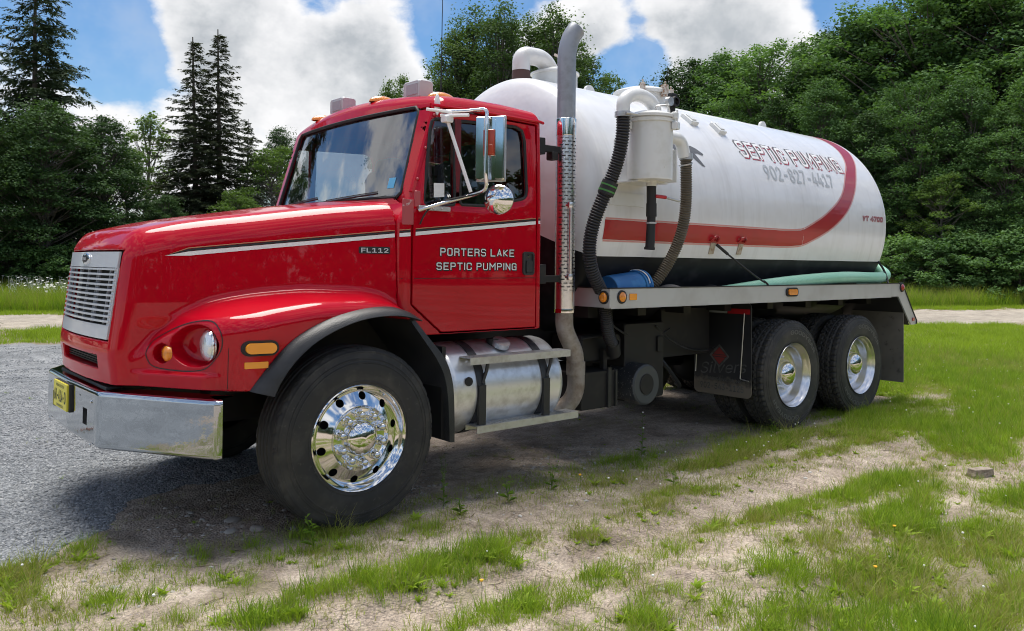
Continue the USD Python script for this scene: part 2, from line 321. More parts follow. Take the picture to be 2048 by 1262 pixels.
GRASS_PATCHES = [(-1.65,-0.69,0.11,-0.09,0.05,0.3,1.0),(-1.36,-0.66,0.1,-0.08,0.04,0.2,0.7),(-1.19,-0.6,0.12,-0.1,0.04,0.17,0.4),(-1.7,-1.18,0.07,-0.06,0.03,0.15,0.7),(-1.62,-1.28,0.07,-0.05,0.03,0.15,0.5),(-1.22,-1.03,0.05,-0.04,0.02,0.07,0.7),(-1.28,-1.55,0.22,-0.18,0.04,0.15,0.9),(-0.86,-1.57,0.13,-0.1,0.04,0.09,0.9),(-0.86,-1.06,0.04,-0.04,0.03,0.07,0.7),(-0.58,-1.09,0.12,-0.1,0.04,0.11,0.5),(-0.28,-1.13,0.13,-0.11,0.05,0.09,0.8),(-0.98,-1.96,0.13,-0.11,0.04,0.1,0.8),(-0.82,-2.03,0.07,-0.05,0.05,0.1,0.8),(-0.64,-1.86,0.09,-0.07,0.05,0.09,0.6),(-0.44,-1.67,0.06,-0.05,0.06,0.11,0.5),(-0.33,-1.96,0.17,-0.13,0.07,0.12,1.0),(0.01,-1.94,0.16,-0.13,0.09,0.12,1.0),(0.27,-1.97,0.14,-0.12,0.12,0.15,1.0),(-0.64,-2.3,0.08,-0.07,0.04,0.08,0.6),(-0.05,-2.22,0.11,-0.09,0.07,0.09,0.6),(-0.2,-1.44,0.08,-0.07,0.04,0.07,0.4),(0.3,-1.31,0.07,-0.05,0.06,0.09,0.5),(0.55,-1.32,0.07,-0.06,0.07,0.1,0.5),(0.97,-1.25,0.08,-0.06,0.16,0.19,0.6),(1.17,-1.55,0.2,-0.16,0.24,0.25,0.8),(1.53,-1.55,0.26,-0.21,0.27,0.26,0.8),(1.96,-1.57,0.28,-0.22,0.24,0.21,0.8),(2.7,-1.24,0.38,-0.29,0.29,0.23,0.7),(3.22,-1.43,0.36,-0.28,0.42,0.29,1.0),(3.92,-1.5,0.28,-0.22,0.32,0.19,1.0),(4.8,-1.39,0.38,-0.29,0.4,0.22,0.7),(6.03,-1.37,0.38,-0.29,0.63,0.3,0.7),(5.86,-1.9,0.24,-0.18,0.37,0.15,0.6),(1.61,-2.35,0.14,-0.11,0.14,0.1,0.6),(1.18,-2.4,0.11,-0.09,0.12,0.1,0.5),(0.96,-2.11,0.09,-0.07,0.11,0.11,0.6),(0.43,-2.19,0.08,-0.06,0.11,0.12,0.6),(0.7,-1.8,0.07,-0.05,0.1,0.12,0.5),(2.26,-2.62,0.22,-0.18,0.25,0.14,0.6),(2.8,-2.7,0.16,-0.12,0.25,0.13,0.5),(3.66,-2.75,0.32,-0.25,0.43,0.18,0.9),(3.7,-3.26,0.19,-0.15,0.3,0.1,0.8),(1.69,-2.86,0.09,-0.07,0.1,0.06,0.5),(2.68,-3.14,0.19,-0.16,0.3,0.13,0.9),(2.81,-3.48,0.23,-0.19,0.45,0.16,1.0),(1.73,-3.5,0.26,-0.21,0.37,0.17,1.0),(1.89,-3.79,0.23,-0.19,0.51,0.19,1.0),(1.43,-3.86,0.24,-0.2,0.28,0.11,1.0),(1.09,-3.57,0.16,-0.13,0.18,0.09,0.8),(0.95,-3.46,0.1,-0.08,0.13,0.08,0.7),(0.59,-2.82,0.06,-0.05,0.14,0.12,0.7),(0.34,-3.06,0.07,-0.05,0.07,0.06,1.0),(0.66,-2.46,0.06,-0.05,0.09,0.09,0.5),(0.69,-3.01,0.07,-0.06,0.08,0.06,0.4),(0.23,-2.81,0.05,-0.04,0.07,0.07,0.4),(5.5,-2.48,0.37,-0.28,0.84,0.3,0.9),(7.06,-2.15,0.35,-0.26,1.18,0.4,1.0),(8.05,-1.27,0.46,-0.34,1.04,0.4,0.9),(10.61,-0.28,0.97,-0.7,3.38,1.32,1.0),(14.51,0.44,0.83,-0.58,5.71,1.96,1.0),(1.16,-2.87,0.16,-0.13,0.08,0.06,0.35),(1.22,-3.09,0.12,-0.1,0.12,0.07,0.3),(0.84,-3.17,0.13,-0.1,0.07,0.05,0.25),(-0.05,-2.52,0.1,-0.08,0.09,0.1,0.25),(0.17,-2.48,0.09,-0.07,0.06,0.07,0.3),(1.85,-3.04,0.13,-0.1,0.15,0.08,0.5),(0.0,-2.82,0.07,-0.05,0.04,0.04,0.3),(1.3,-0.89,0.17,-0.13,0.12,0.14,0.35),(1.78,-0.9,0.18,-0.14,0.14,0.15,0.4),(2.33,-0.94,0.16,-0.12,0.14,0.14,0.4),(3.33,0.19,0.23,-0.18,0.18,0.17,0.5)]
# ------------------------------------------------------------------ terrain
def depth_of(x, y): return (x-CAM[0])*math.cos(YAW)+(y-CAM[1])*math.sin(YAW)
def side_of(x, y): return (x-CAM[0])*math.sin(YAW)-(y-CAM[1])*math.cos(YAW)
def height(x, y):
    x, y = np.asarray(x, float), np.asarray(y, float)
    p = np.stack([x, y, 0*x], -1)
    h = .95*sstep(25, 44, depth_of(x, y))
    near = 1-sstep(18, 30, np.hypot(x-2, y+2))
    flat = np.minimum(1, np.maximum(np.abs(y)-1.25, np.maximum(-x-1., x-7.5))/1.0).clip(.12, 1)     # wheels stand on trodden ground
    h = h+near*flat*(.075*(meshkit.fbm(p*np.array([.55, 1.5, 1]), 3, 3)-.5) + .045*(meshkit.fbm(p*np.array([2.1, 3.6, 1]), 3, 9)-.5))
    h = h-near*.020*flat*(np.exp(-((y+2.27)/.14)**2)+np.exp(-((y+1.70)/.12)**2))
    h = h+near*(.022*(meshkit.fbm(p*8., 3, 5)-.5))
    h = h-near*.035*flat*(np.exp(-((y+2.35+.12*(meshkit.fbm(p*.4, 2, 8)-.5))/.22)**2)+np.exp(-((y+3.55+.12*(meshkit.fbm(p*.4, 2, 18)-.5))/.25)**2))   # wheel ruts
    return h+.006*0
def edge(x, y, s, a, seed): return a*(meshkit.fbm(np.stack([x*s, y*s, 0*x], -1), 4, seed)-.5)
def in_gravel(x, y):
    line = np.interp(x, [-40, -1.66, -1.0, -.4, 0, 2.5, 6, 9], [-3.2, -.42, -.05, .33, .45, 1.3, 2.2, 4.0])
    return (y > line+edge(x, y, 1.6, 1.0, 21)) & (y < 11.3+edge(x, y, .8, 1.8, 22)) & (x < 9+edge(x, y, .8, 2, 23)-(y-4)*.35)
def road_dist(x, y):
    a = np.array([2., 16.8]); d = np.array([25., -13.3]); d /= np.linalg.norm(d)
    return np.abs((x-a[0])*-d[1]+(y-a[1])*d[0])
def in_road(x, y): return road_dist(x, y) < 2.7+edge(x, y, .7, 1.6, 31)

def axis(lo, hi, step, far):
    a = [np.arange(lo, hi+step/2, step)]; s = step; p = hi; q = lo; up, dn = [], []
    while p < far: s *= 1.16; p += s; q -= s; up.append(p); dn.append(q)
    return np.r_[dn[::-1], a[0], up]
gx, gy = axis(-4.5, 11., .045, 600.), axis(-6.2, 5., .045, 600.)
GX, GY = np.meshgrid(gx, gy, indexing='ij'); GZ = height(GX, GY)
gv = np.stack([GX, GY, GZ], -1).reshape(-1, 3); gf = grid_faces(len(gx), len(gy))
cen = gv[gf].mean(1); reg = np.zeros(len(gf), int)
reg[in_gravel(cen[:, 0], cen[:, 1])] = 1; reg[in_road(cen[:, 0], cen[:, 1])] = 2

def lawn_density(x, y):
    d = np.zeros(np.shape(x))
    for cx, cy, ax_, ay_, bx, by, w in GRASS_PATCHES:
        det = ax_*by-ay_*bx; dx, dy = x-cx, y-cy; a = (dx*by-dy*bx)/det; b = (ax_*dy-ay_*dx)/det
        d = np.maximum(d, w*np.exp(-(a*a+b*b)**1.5*.9))
    return d
def ground_mat(name, cols, sc, bump, peb=None, turf=None):
    N = {'g': ('geometry', {}), 'n1': ('noise_texture', {'scale': sc[0], 'detail': 8., 'roughness': .65}), 'n2': ('noise_texture', {'scale': sc[1], 'detail': 5., 'roughness': .6}), 'n3': ('noise_texture', {'scale': 60., 'detail': 4., 'roughness': .7}),
         'r': ('rgb_ramp', {'ramp': [(.28, cols[0]), (.45, cols[1]), (.6, cols[2]), (.75, cols[3])]}), 'm1': ('mix_color', {'blend_type': 'overlay', 'fac': .55}), 'm2': ('mix_color', {'blend_type': 'overlay', 'fac': .85}),
         'v': ('voronoi_texture', {'scale': sc[2]}), 'v2': ('voronoi_texture', {'scale': sc[2]*.43}),
         'vs': ('separate_color', {'color_type': 'hsv'}), 'vr': ('rgb_ramp', {'ramp': [(0, (.32, .33, .35)), (.5, (.5, .5, .5)), (1, (.72, .71, .69))]}), 'm3': ('mix_color', {'blend_type': 'overlay', 'fac': peb or .25}),
         'h': ('math', {'math_type': 'multiply_add', 'value2': -1.}), 'b': ('bump', {'distance': bump, 'strength': 1.}), 'p': ('principled_bsdf', {'roughness': .95, 'specular_ior_level': .2})}
    L = [('g.position', k+'.vector') for k in ('n1', 'n2', 'n3', 'v', 'v2')]+[('n1.fac', 'r.fac'), ('r.color', 'm1.a'), ('n2.fac', 'm1.b'), ('m1.result', 'm2.a'), ('n3.fac', 'm2.b'), ('v.color', 'vs.color'), ('vs.b', 'vr.fac'), ('m2.result', 'm3.a'), ('vr.color', 'm3.b'), ('m3.result', 'p.base_color'),
         ('v.distance', 'h.value1'), ('n3.fac', 'h.value3'), ('h.value', 'b.height'), ('b.normal', 'p.normal')]
    if turf:
        N['at'] = ('attribute', {'attribute': 'turf'}); N['tm'] = ('mix_color', {'blend_type': 'mix', 'b': turf}); N['tf'] = ('math', {'math_type': 'multiply', 'value2': .8}); L.remove(('m3.result', 'p.base_color')); L += [('at.fac', 'tf.value1'), ('tf.value', 'tm.fac'), ('m3.result', 'tm.a'), ('tm.result', 'p.base_color')]
    return usdkit.material(stage, '/World/Looks/'+name, N, L, surface='p.BSDF')
M_dirt = ground_mat('dirt', [(.175, .138, .108), (.325, .268, .218), (.445, .375, .312), (.53, .455, .39)], (2.2, 9., 70.), .014, .5, (.19, .17, .095))
M_gravel = ground_mat('gravel', [(.14, .15, .16), (.19, .20, .212), (.24, .25, .262), (.28, .29, .30)], (.9, 7., 42.), .02, .9)
M_road = ground_mat('road', [(.24, .21, .18), (.30, .27, .23), (.36, .32, .27), (.42, .37, .30)], (.5, 3., 40.), .012, .4)
for k, (nm, m, lab) in enumerate((('ground', M_dirt, 'sandy trodden earth ground with worn wheel ruts'), ('gravel_yard', M_gravel, 'blue grey crushed gravel yard'), ('gravel_road', M_road, 'pale sandy gravel track behind the truck'))):
    f = gf[reg == k]; u, inv = np.unique(f, return_inverse=True)
    path = f'/World/{nm}'; gm = usdkit.mesh(stage, path, trimesh.Trimesh(gv[u], inv.reshape(-1, 3), process=False), m, smooth=True)
    if nm == 'ground':
        q = gv[u]; tu = np.clip(1.1*lawn_density(q[:, 0], q[:, 1])+1.*sstep(7.5, 11, q[:, 0])+sstep(6, 9, q[:, 1])+1.*(np.abs(q[:, 0]) > 14), 0, 1)*sstep(.25, .6, meshkit.fbm(np.stack([q[:, 0]*1.6, q[:, 1]*4, 0*q[:, 0]], -1), 4, 33))
        UsdGeom.PrimvarsAPI(gm).CreatePrimvar('turf', Sdf.ValueTypeNames.FloatArray, 'vertex').Set(Vt.FloatArray.FromNumpy(tu.astype(np.float32)))
    tag(stage.GetPrimAtPath(path), lab, None, None, 'structure')

# ------------------------------------------------------------------ scattering
def instancer(name, protos, pts, idx, rotz, scl, label, cat, tilt=None):
    """one PointInstancer of the given (mesh, material) prototypes"""
    path = f'/World/{name}'; pi = UsdGeom.PointInstancer.Define(stage, path); tag(pi, label, cat, None, 'stuff')
    rel = pi.CreatePrototypesRel()
    for k, (m, ma, sm) in enumerate(protos):
        pp = f'{path}/{name}_kind' + (f'_{k:03d}' if k else ''); usdkit.mesh(stage, pp, m, ma, smooth=sm); rel.AddTarget(pp)
    n = len(pts); pi.CreateProtoIndicesAttr(Vt.IntArray.FromNumpy(np.asarray(idx, np.int32))); pi.CreatePositionsAttr(Vt.Vec3fArray.FromNumpy(np.asarray(pts, np.float32)))
    h = np.asarray(rotz)/2; t = (np.zeros(n) if tilt is None else np.asarray(tilt))/2
    q = np.stack([np.sin(t)*np.cos(h), np.sin(t)*np.sin(h), np.cos(t)*np.sin(h), np.cos(t)*np.cos(h)], 1).astype(np.float16)   # x y z w
    pi.CreateOrientationsAttr(Vt.QuathArray.FromNumpy(q)); s = np.asarray(scl, np.float32)
    pi.CreateScalesAttr(Vt.Vec3fArray.FromNumpy(np.repeat(s[:, None], 3, 1) if s.ndim == 1 else s))

def blades(n, spread, hmin, hmax, width, lean, r, broad=0., seg=3):
    """a tuft: n curved tapering blades"""
    V, F = [], []
    for i in range(n):
        a, d = r.uniform(0, 2*PI), spread*math.sqrt(r.uniform()); x, y = d*math.cos(a), d*math.sin(a)
        h = r.uniform(hmin, hmax); b = a+r.normal(0, .7); l = lean*r.uniform(.3, 1.3)*h; w = width*r.uniform(.7, 1.3); c = r.uniform(0, 2*PI)
        px_, py_ = math.cos(c)*w/2, math.sin(c)*w/2; o = len(V)
        for k in range(seg+1):
            t = k/seg; q = t**1.9; X, Y, Z = x+math.cos(b)*l*q, y+math.sin(b)*l*q, h*(t-.28*lean*q)
            s = (1-t)**.7*(1+broad*math.sin(PI*t)) if k < seg else 0
            if k < seg: V += [(X-px_*s, Y-py_*s, Z), (X+px_*s, Y+py_*s, Z)]
            else: V += [(X, Y, Z)]
        for k in range(seg-1): F += [(o+2*k, o+2*k+1, o+2*k+3), (o+2*k, o+2*k+3, o+2*k+2)]
        F += [(o+2*seg-2, o+2*seg-1, o+2*seg)]
    return trimesh.Trimesh(np.array(V), np.array(F), process=False)

M_grass = [leaf_mat('grass_fresh', [(.19, .27, .028), (.27, .385, .04), (.35, .45, .055), (.30, .34, .07)]), leaf_mat('grass_dull', [(.22, .24, .07), (.31, .32, .10), (.39, .35, .16), (.46, .39, .23)]), leaf_mat('grass_deep', [(.13, .22, .025), (.20, .31, .035), (.26, .37, .05)])]
def weed_leafy(r, n=8, size=.05):
    """a low rosette of broad leaves"""
    return blades(n, .015, size*.5, size*1.2, size*.38, 1.1, r, .9, 3)
protos = [(blades(16, .045, .05, .13, .0042, .55, np.random.default_rng(1)), M_grass[0], True), (blades(18, .05, .03, .085, .0042, .8, np.random.default_rng(2)), M_grass[0], True),
          (blades(14, .04, .06, .17, .004, .5, np.random.default_rng(3)), M_grass[2], True), (blades(16, .05, .03, .09, .0036, .9, np.random.default_rng(4)), M_grass[1], True),
          (weed_leafy(np.random.default_rng(5), 9, .055), M_grass[0], True), (blades(9, .03, .10, .24, .0036, .45, np.random.default_rng(6)), M_grass[1], True), (blades(8, .09, .018, .06, .0032, .9, np.random.default_rng(7)), M_grass[1], True), (blades(8, .08, .02, .07, .0034, .8, np.random.default_rng(8)), M_grass[0], True)]
r = np.random.default_rng(11); N = 420000
X, Y = r.uniform(-4.5, 13, N), r.uniform(-6.3, 6, N)
D = lawn_density(X, Y); P = np.stack([X, Y, 0*X], -1)
cl = meshkit.fbm(P*np.array([1.0, 3.2, 1]), 4, 41); cl2 = meshkit.fbm(P*np.array([3.0, 7.5, 1]), 3, 43)
far = sstep(6.8, 10.5, X)*sstep(-7, -2, Y)
D = D*sstep(.22, .50, cl)*1.15+.62*sstep(.40, .62, cl2)*sstep(.34, .56, cl)+.95*far*sstep(.36, .52, meshkit.fbm(P*np.array([.7, 1.6, 1]), 4, 47))
def tracks(x, y):
    w = .25*(meshkit.fbm(np.stack([x*.5, 0*x, 0*x], -1), 3, 97)-.5); return np.clip(np.exp(-((y+w+2.27)/.17)**2)+np.exp(-((y+w+1.70)/.13)**2)+.8*np.exp(-((y+w+2.80)/.13)**2), 0, 1)*sstep(5.5, 3.8, x)
D = (D+.34*sstep(.30, .55, meshkit.fbm(P*np.array([.9, 4.0, 1]), 4, 99))*(Y < -1.35)*(X < 9))*(1-.88*tracks(X, Y)*(X > -1.4))
under = (np.abs(Y) < 1.0) & (X > -1.2) & (X < 7.3)
D = D*np.where(under, .10, 1.)*np.where(in_gravel(X, Y), .015, 1.)*np.where(in_road(X, Y), .02, 1.)
keep = r.uniform(size=N) < D*.62
X, Y, D, far, cl = X[keep], Y[keep], D[keep], far[keep], cl[keep]; n = len(X)
vis = depth_of(X, Y) > .8
X, Y, D, far, cl = X[vis], Y[vis], D[vis], far[vis], cl[vis]; n = len(X)
pr = r.uniform(size=n); hue = meshkit.noise(np.stack([X*1.1, Y*1.1, 0*X], -1), 51)
idx = np.where(pr < .30, 0, np.where(pr < .62, 1, np.where(pr < .74, 2, np.where(pr < .92, 3, np.where(pr < .975, 4, 5)))))
idx = np.where((hue > .56) & (idx < 3) & (r.uniform(size=n) < .7), 3, idx)
idx = np.where((D < .35) & (idx < 3) & (r.uniform(size=n) < .6), 3, idx)
scl = r.uniform(.35, 1.1, n)**.9*(.48+.72*np.clip(D, 0, 1)**1.5)
X2, Y2 = r.uniform(-3.2, 11, 90000), r.uniform(-6, -.9, 90000)
trk = tracks(X2, Y2)
q2 = r.uniform(size=90000) < .40*sstep(.30, .58, meshkit.fbm(np.stack([X2*1.3, Y2*4.5, 0*X2], -1), 4, 95))*(1-.8*np.clip(trk, 0, 1)); q2 &= ~in_gravel(X2, Y2) & (depth_of(X2, Y2) > .8); X2, Y2 = X2[q2], Y2[q2]
X = np.r_[X, X2]; Y = np.r_[Y, Y2]; idx = np.r_[idx, np.where(r.uniform(size=len(X2)) < .55, 6, 7)]; scl = np.r_[scl, r.uniform(.6, 1.2, len(X2))]; n = len(X)
instancer('short_grass', protos, np.stack([X, Y, height(X, Y)-.004], 1), idx, r.uniform(0, 2*PI, n), scl, 'patchy short green grass and low weeds on the sandy ground', 'grass', r.normal(0, .12, n))
GRASS_N = n
# the meadow beyond the track, and the verge by the gravel
protos = [(blades(26, .22, .25, .65, .012, .4, np.random.default_rng(21)), M_grass[0], True), (blades(26, .25, .2, .5, .012, .5, np.random.default_rng(22)), M_grass[2], True), (blades(22, .22, .3, .8, .010, .35, np.random.default_rng(23)), M_grass[1], True),
          (blades(40, .25, .06, .2, .011, .5, np.random.default_rng(24)), M_grass[0], True)]
r = np.random.default_rng(12); N = 150000
S, T = r.uniform(8, 52, N), r.uniform(-1, 1, N)
X = CAM[0]+S*math.cos(YAW)+T*S*.82*math.sin(YAW); Y = CAM[1]+S*math.sin(YAW)-T*S*.82*math.cos(YAW)
rd = road_dist(X, Y); a = np.array([2., 16.8]); nrm_ = np.array([13.3, 25.])/28.32
beyond = ((X-a[0])*nrm_[0]+(Y-a[1])*nrm_[1]) > 0
ok = ~in_road(X, Y) & ~in_gravel(X, Y) & (np.maximum(X-13, Y-6) > -1.5*r.uniform(size=N))
tall = beyond & (rd > 3.6)
dn = np.where(beyond, .75, .55)*sstep(.25, .45, meshkit.fbm(np.stack([X*.35, Y*.35, 0*X], -1), 4, 61)+beyond*.2)*(.35+S/52*.8)
ok &= r.uniform(size=N) < dn
X, Y, tall, S = X[ok], Y[ok], tall[ok], S[ok]; n = len(X)
idx = np.where(tall, r.choice([0, 0, 1, 1, 2], n), 3); scl = r.uniform(.7, 1.25, n)*np.where(tall, 1.1, .9)
instancer('meadow_grass', protos, np.stack([X, Y, height(X, Y)-.02], 1), idx, r.uniform(0, 2*PI, n), scl, 'tall bright green meadow grass beyond the gravel track', 'grass')
# gravel stones
def stone(r, flat=.6):
    m = trimesh.creation.icosphere(1, 1.); v = m.vertices*(1+.28*(r.uniform(size=(len(m.vertices), 1))-.5))*np.array([1, r.uniform(.65, .95), flat]); return trimesh.Trimesh(v, m.faces, process=False)
def stone_mat(name, cols):
    N = {'o': ('object_info', {}), 'r': ('rgb_ramp', {'ramp': [(i/(len(cols)-1), c) for i, c in enumerate(cols)]}), 'p': ('principled_bsdf', {'roughness': .9, 'specular_ior_level': .25})}
    return usdkit.material(stage, '/World/Looks/'+name, N, [('o.random', 'r.fac'), ('r.color', 'p.base_color')], surface='p.BSDF')
M_stone = stone_mat('stone_grey', [(.14, .15, .16), (.19, .203, .215), (.235, .247, .26), (.285, .298, .31), (.37, .377, .38)])
M_pebble = stone_mat('stone_tan', [(.22, .19, .16), (.34, .30, .26), (.42, .40, .37), (.30, .27, .24), (.5, .48, .45)])
sp = [(stone(np.random.default_rng(70+k), .55), M_stone, False) for k in range(4)]
r = np.random.default_rng(13); N = 330000
S = 3.2+r.uniform(size=N)**1.5*11; T = r.uniform(-1, .35, N); X = CAM[0]+S*math.cos(YAW)+T*S*.7*math.sin(YAW); Y = CAM[1]+S*math.sin(YAW)-T*S*.7*math.cos(YAW)
ok = in_gravel(X, Y) & (r.uniform(size=N) < np.clip(1.25-S/13, .25, 1)); X, Y = X[ok], Y[ok]; n = len(X)
instancer('gravel_stones', sp, np.stack([X, Y, height(X, Y)+.001], 1), r.integers(0, 4, n), r.uniform(0, 2*PI, n), .0050+.008*r.uniform(size=n)**2.2, 'loose blue grey crushed stones of the gravel yard', 'gravel', r.uniform(-.6, .6, n))
STONE_N = n
sp = [(stone(np.random.default_rng(80+k), .5), M_pebble, True) for k in range(4)]
r = np.random.default_rng(14); N = 60000; X, Y = r.uniform(-4, 11, N), r.uniform(-6, 1.2, N)
w = .10+.9*np.exp(-((Y-np.interp(X, [-2, 0, 3, 8], [-.9, -.5, -.9, -1.6]))/.5)**2)*(X < 3)
ok = (r.uniform(size=N) < w*.9*sstep(.3, .6, meshkit.fbm(np.stack([X, Y, 0*X], -1)*1.7, 3, 71))) & ~in_gravel(X, Y); X, Y = X[ok], Y[ok]; n = len(X)
instancer('pebbles', sp, np.stack([X, Y, height(X, Y)], 1), r.integers(0, 4, n), r.uniform(0, 2*PI, n), .003+.016*r.uniform(size=n)**4, 'small pale pebbles strewn over the sandy ground', 'pebbles', r.uniform(-.4, .4, n))
# dry straw and bits lying on the bare earth
M_straw = stone_mat('straw', [(.10, .075, .05), (.20, .16, .11), (.32, .27, .18), (.40, .35, .25)])
def straw(r):
    L, w, b = r.uniform(.02, .07), r.uniform(.0012, .003), r.normal(0, .012); return trimesh.Trimesh(np.array([(-L, -w, .002), (-L, w, .003), (0, b-w, .006), (0, b+w, .006), (L, -w, .003), (L, w, .002)]), [(0, 1, 2), (1, 3, 2), (2, 3, 4), (3, 5, 4)], process=False)
r = np.random.default_rng(17); N = 60000; X, Y = r.uniform(-4, 11, N), r.uniform(-6, 1.5, N); lw = lawn_density(X, Y)
ok = (r.uniform(size=N) < .22*sstep(.35, .62, meshkit.fbm(np.stack([X, Y, 0*X], -1)*1.5, 4, 91))+.3*lw*(1-lw)) & ~in_gravel(X, Y); X, Y = X[ok], Y[ok]; n = len(X)
instancer('dry_straw', [(straw(np.random.default_rng(300+k)), M_straw, False) for k in range(5)], np.stack([X, Y, height(X, Y)], 1), r.integers(0, 5, n), r.uniform(0, 2*PI, n), r.uniform(.5, 1.2, n), 'dry straw and bits of dead grass on the bare earth', 'straw', r.normal(0, .15, n))
# clover heads in the grass and daisies in the meadow
fl = trimesh.util.concatenate([trimesh.Trimesh(trimesh.creation.icosphere(1, .006).vertices*np.array([1, 1, .9])+np.array([0, 0, .062]), trimesh.creation.icosphere(1, .006).faces)])
M_white = mat('petal_white', (.75, .75, .70), .7); M_yellow = mat('petal_yellow', (.75, .42, .02), .7)
r = np.random.default_rng(15); X, Y = r.uniform(-2, 12, 4000), r.uniform(-6, 0, 4000); ok = (r.uniform(size=4000) < .20*sstep(.35, .8, lawn_density(X, Y)+.6*sstep(7, 9, X))) & ~in_gravel(X, Y) & ~((np.abs(Y) < 1.2) & (X > -1) & (X < 7.2))
X, Y = X[ok], Y[ok]; n = len(X)
instancer('clover_flowers', [(fl, M_white, True)], np.stack([X, Y, height(X, Y)], 1), np.zeros(n), r.uniform(0, 6, n), r.uniform(.7, 1.3, n), 'tiny white clover flower heads dotted through the grass', 'flowers')
def daisy():
    V = [(0, 0, .62)]; F = []
    for k in range(12):
        a = k*2*PI/12; V += [(.028*math.cos(a), .028*math.sin(a), .625+.004*(k % 2))]
    for k in range(12): F += [(0, 1+k, 1+(k+1) % 12)]
    return trimesh.util.concatenate([trimesh.Trimesh(np.array(V), np.array(F), process=False), tube([(0, 0, 0), (.02, 0, .3), (0, 0, .62)], .003, 3)])
r = np.random.default_rng(16); N = 800; S = r.uniform(25.5, 34, N); uu = r.normal(95, 55, N); ok = (uu > -60) & (uu < 200) & (r.uniform(size=N) < sstep(.38, .6, meshkit.fbm(np.stack([S*.6, uu*.05, 0*S], -1), 3, 81)))
S, uu = S[ok], uu[ok]; X = CAM[0]+S*math.cos(YAW)+(uu-1024)/F_PX*S*math.sin(YAW); Y = CAM[1]+S*math.sin(YAW)-(uu-1024)/F_PX*S*math.cos(YAW); k = road_dist(X, Y) > 3.4; X, Y = X[k], Y[k]; n = len(X)
instancer('daisies', [(daisy(), M_white, False)], np.stack([X, Y, height(X, Y)], 1), np.zeros(n), r.uniform(0, 6, n), np.stack([np.full(n, 1.5), np.full(n, 1.5), r.uniform(.8, 1.4, n)], 1), 'white ox-eye daisies flowering in the meadow left of the truck', 'flowers', r.normal(0, .5, n))
# ------------------------------------------------------------------ trees
M_bark = mat('bark', (.10, .085, .07), .9, bump=(30., .03), var=(6., (.17, .15, .13), .4, .7))
M_leaf = [leaf_mat('leaf_maple', [(.07, .14, .046), (.11, .205, .066), (.155, .265, .084), (.135, .225, .068)], .3), leaf_mat('leaf_bright', [(.085, .145, .035), (.125, .205, .05), (.165, .25, .065)], .38), leaf_mat('leaf_dark', [(.045, .09, .032), (.072, .135, .047), (.11, .19, .062)], .25), leaf_mat('leaf_poplar', [(.065, .115, .038), (.10, .165, .052), (.145, .21, .065), (.165, .175, .07)], .3)]
M_needle = leaf_mat('needles', [(.036, .058, .028), (.056, .085, .04), (.088, .12, .052)], .10)
M_needle2 = leaf_mat('needles_grey', [(.048, .060, .036), (.072, .088, .048), (.10, .12, .064)], .10)

def leaves(cen, nrm, size, r, aspect=.62):
    """diamond leaves folded along the midrib"""
    n = len(cen); a = r.normal(size=(n, 3)); a -= nrm*(a*nrm).sum(1, keepdims=True); a /= np.linalg.norm(a, axis=1, keepdims=True); b = np.cross(nrm, a)
    s = size[:, None]; V = np.stack([cen-a*s*.5, cen+b*s*aspect*.5-nrm*s*.08, cen+a*s*.5, cen-b*s*aspect*.5-nrm*s*.08], 1).reshape(-1, 3)
    o = np.arange(n)[:, None]*4; F = np.concatenate([o+[0, 1, 2], o+[0, 2, 3]], 0)
    return V, F

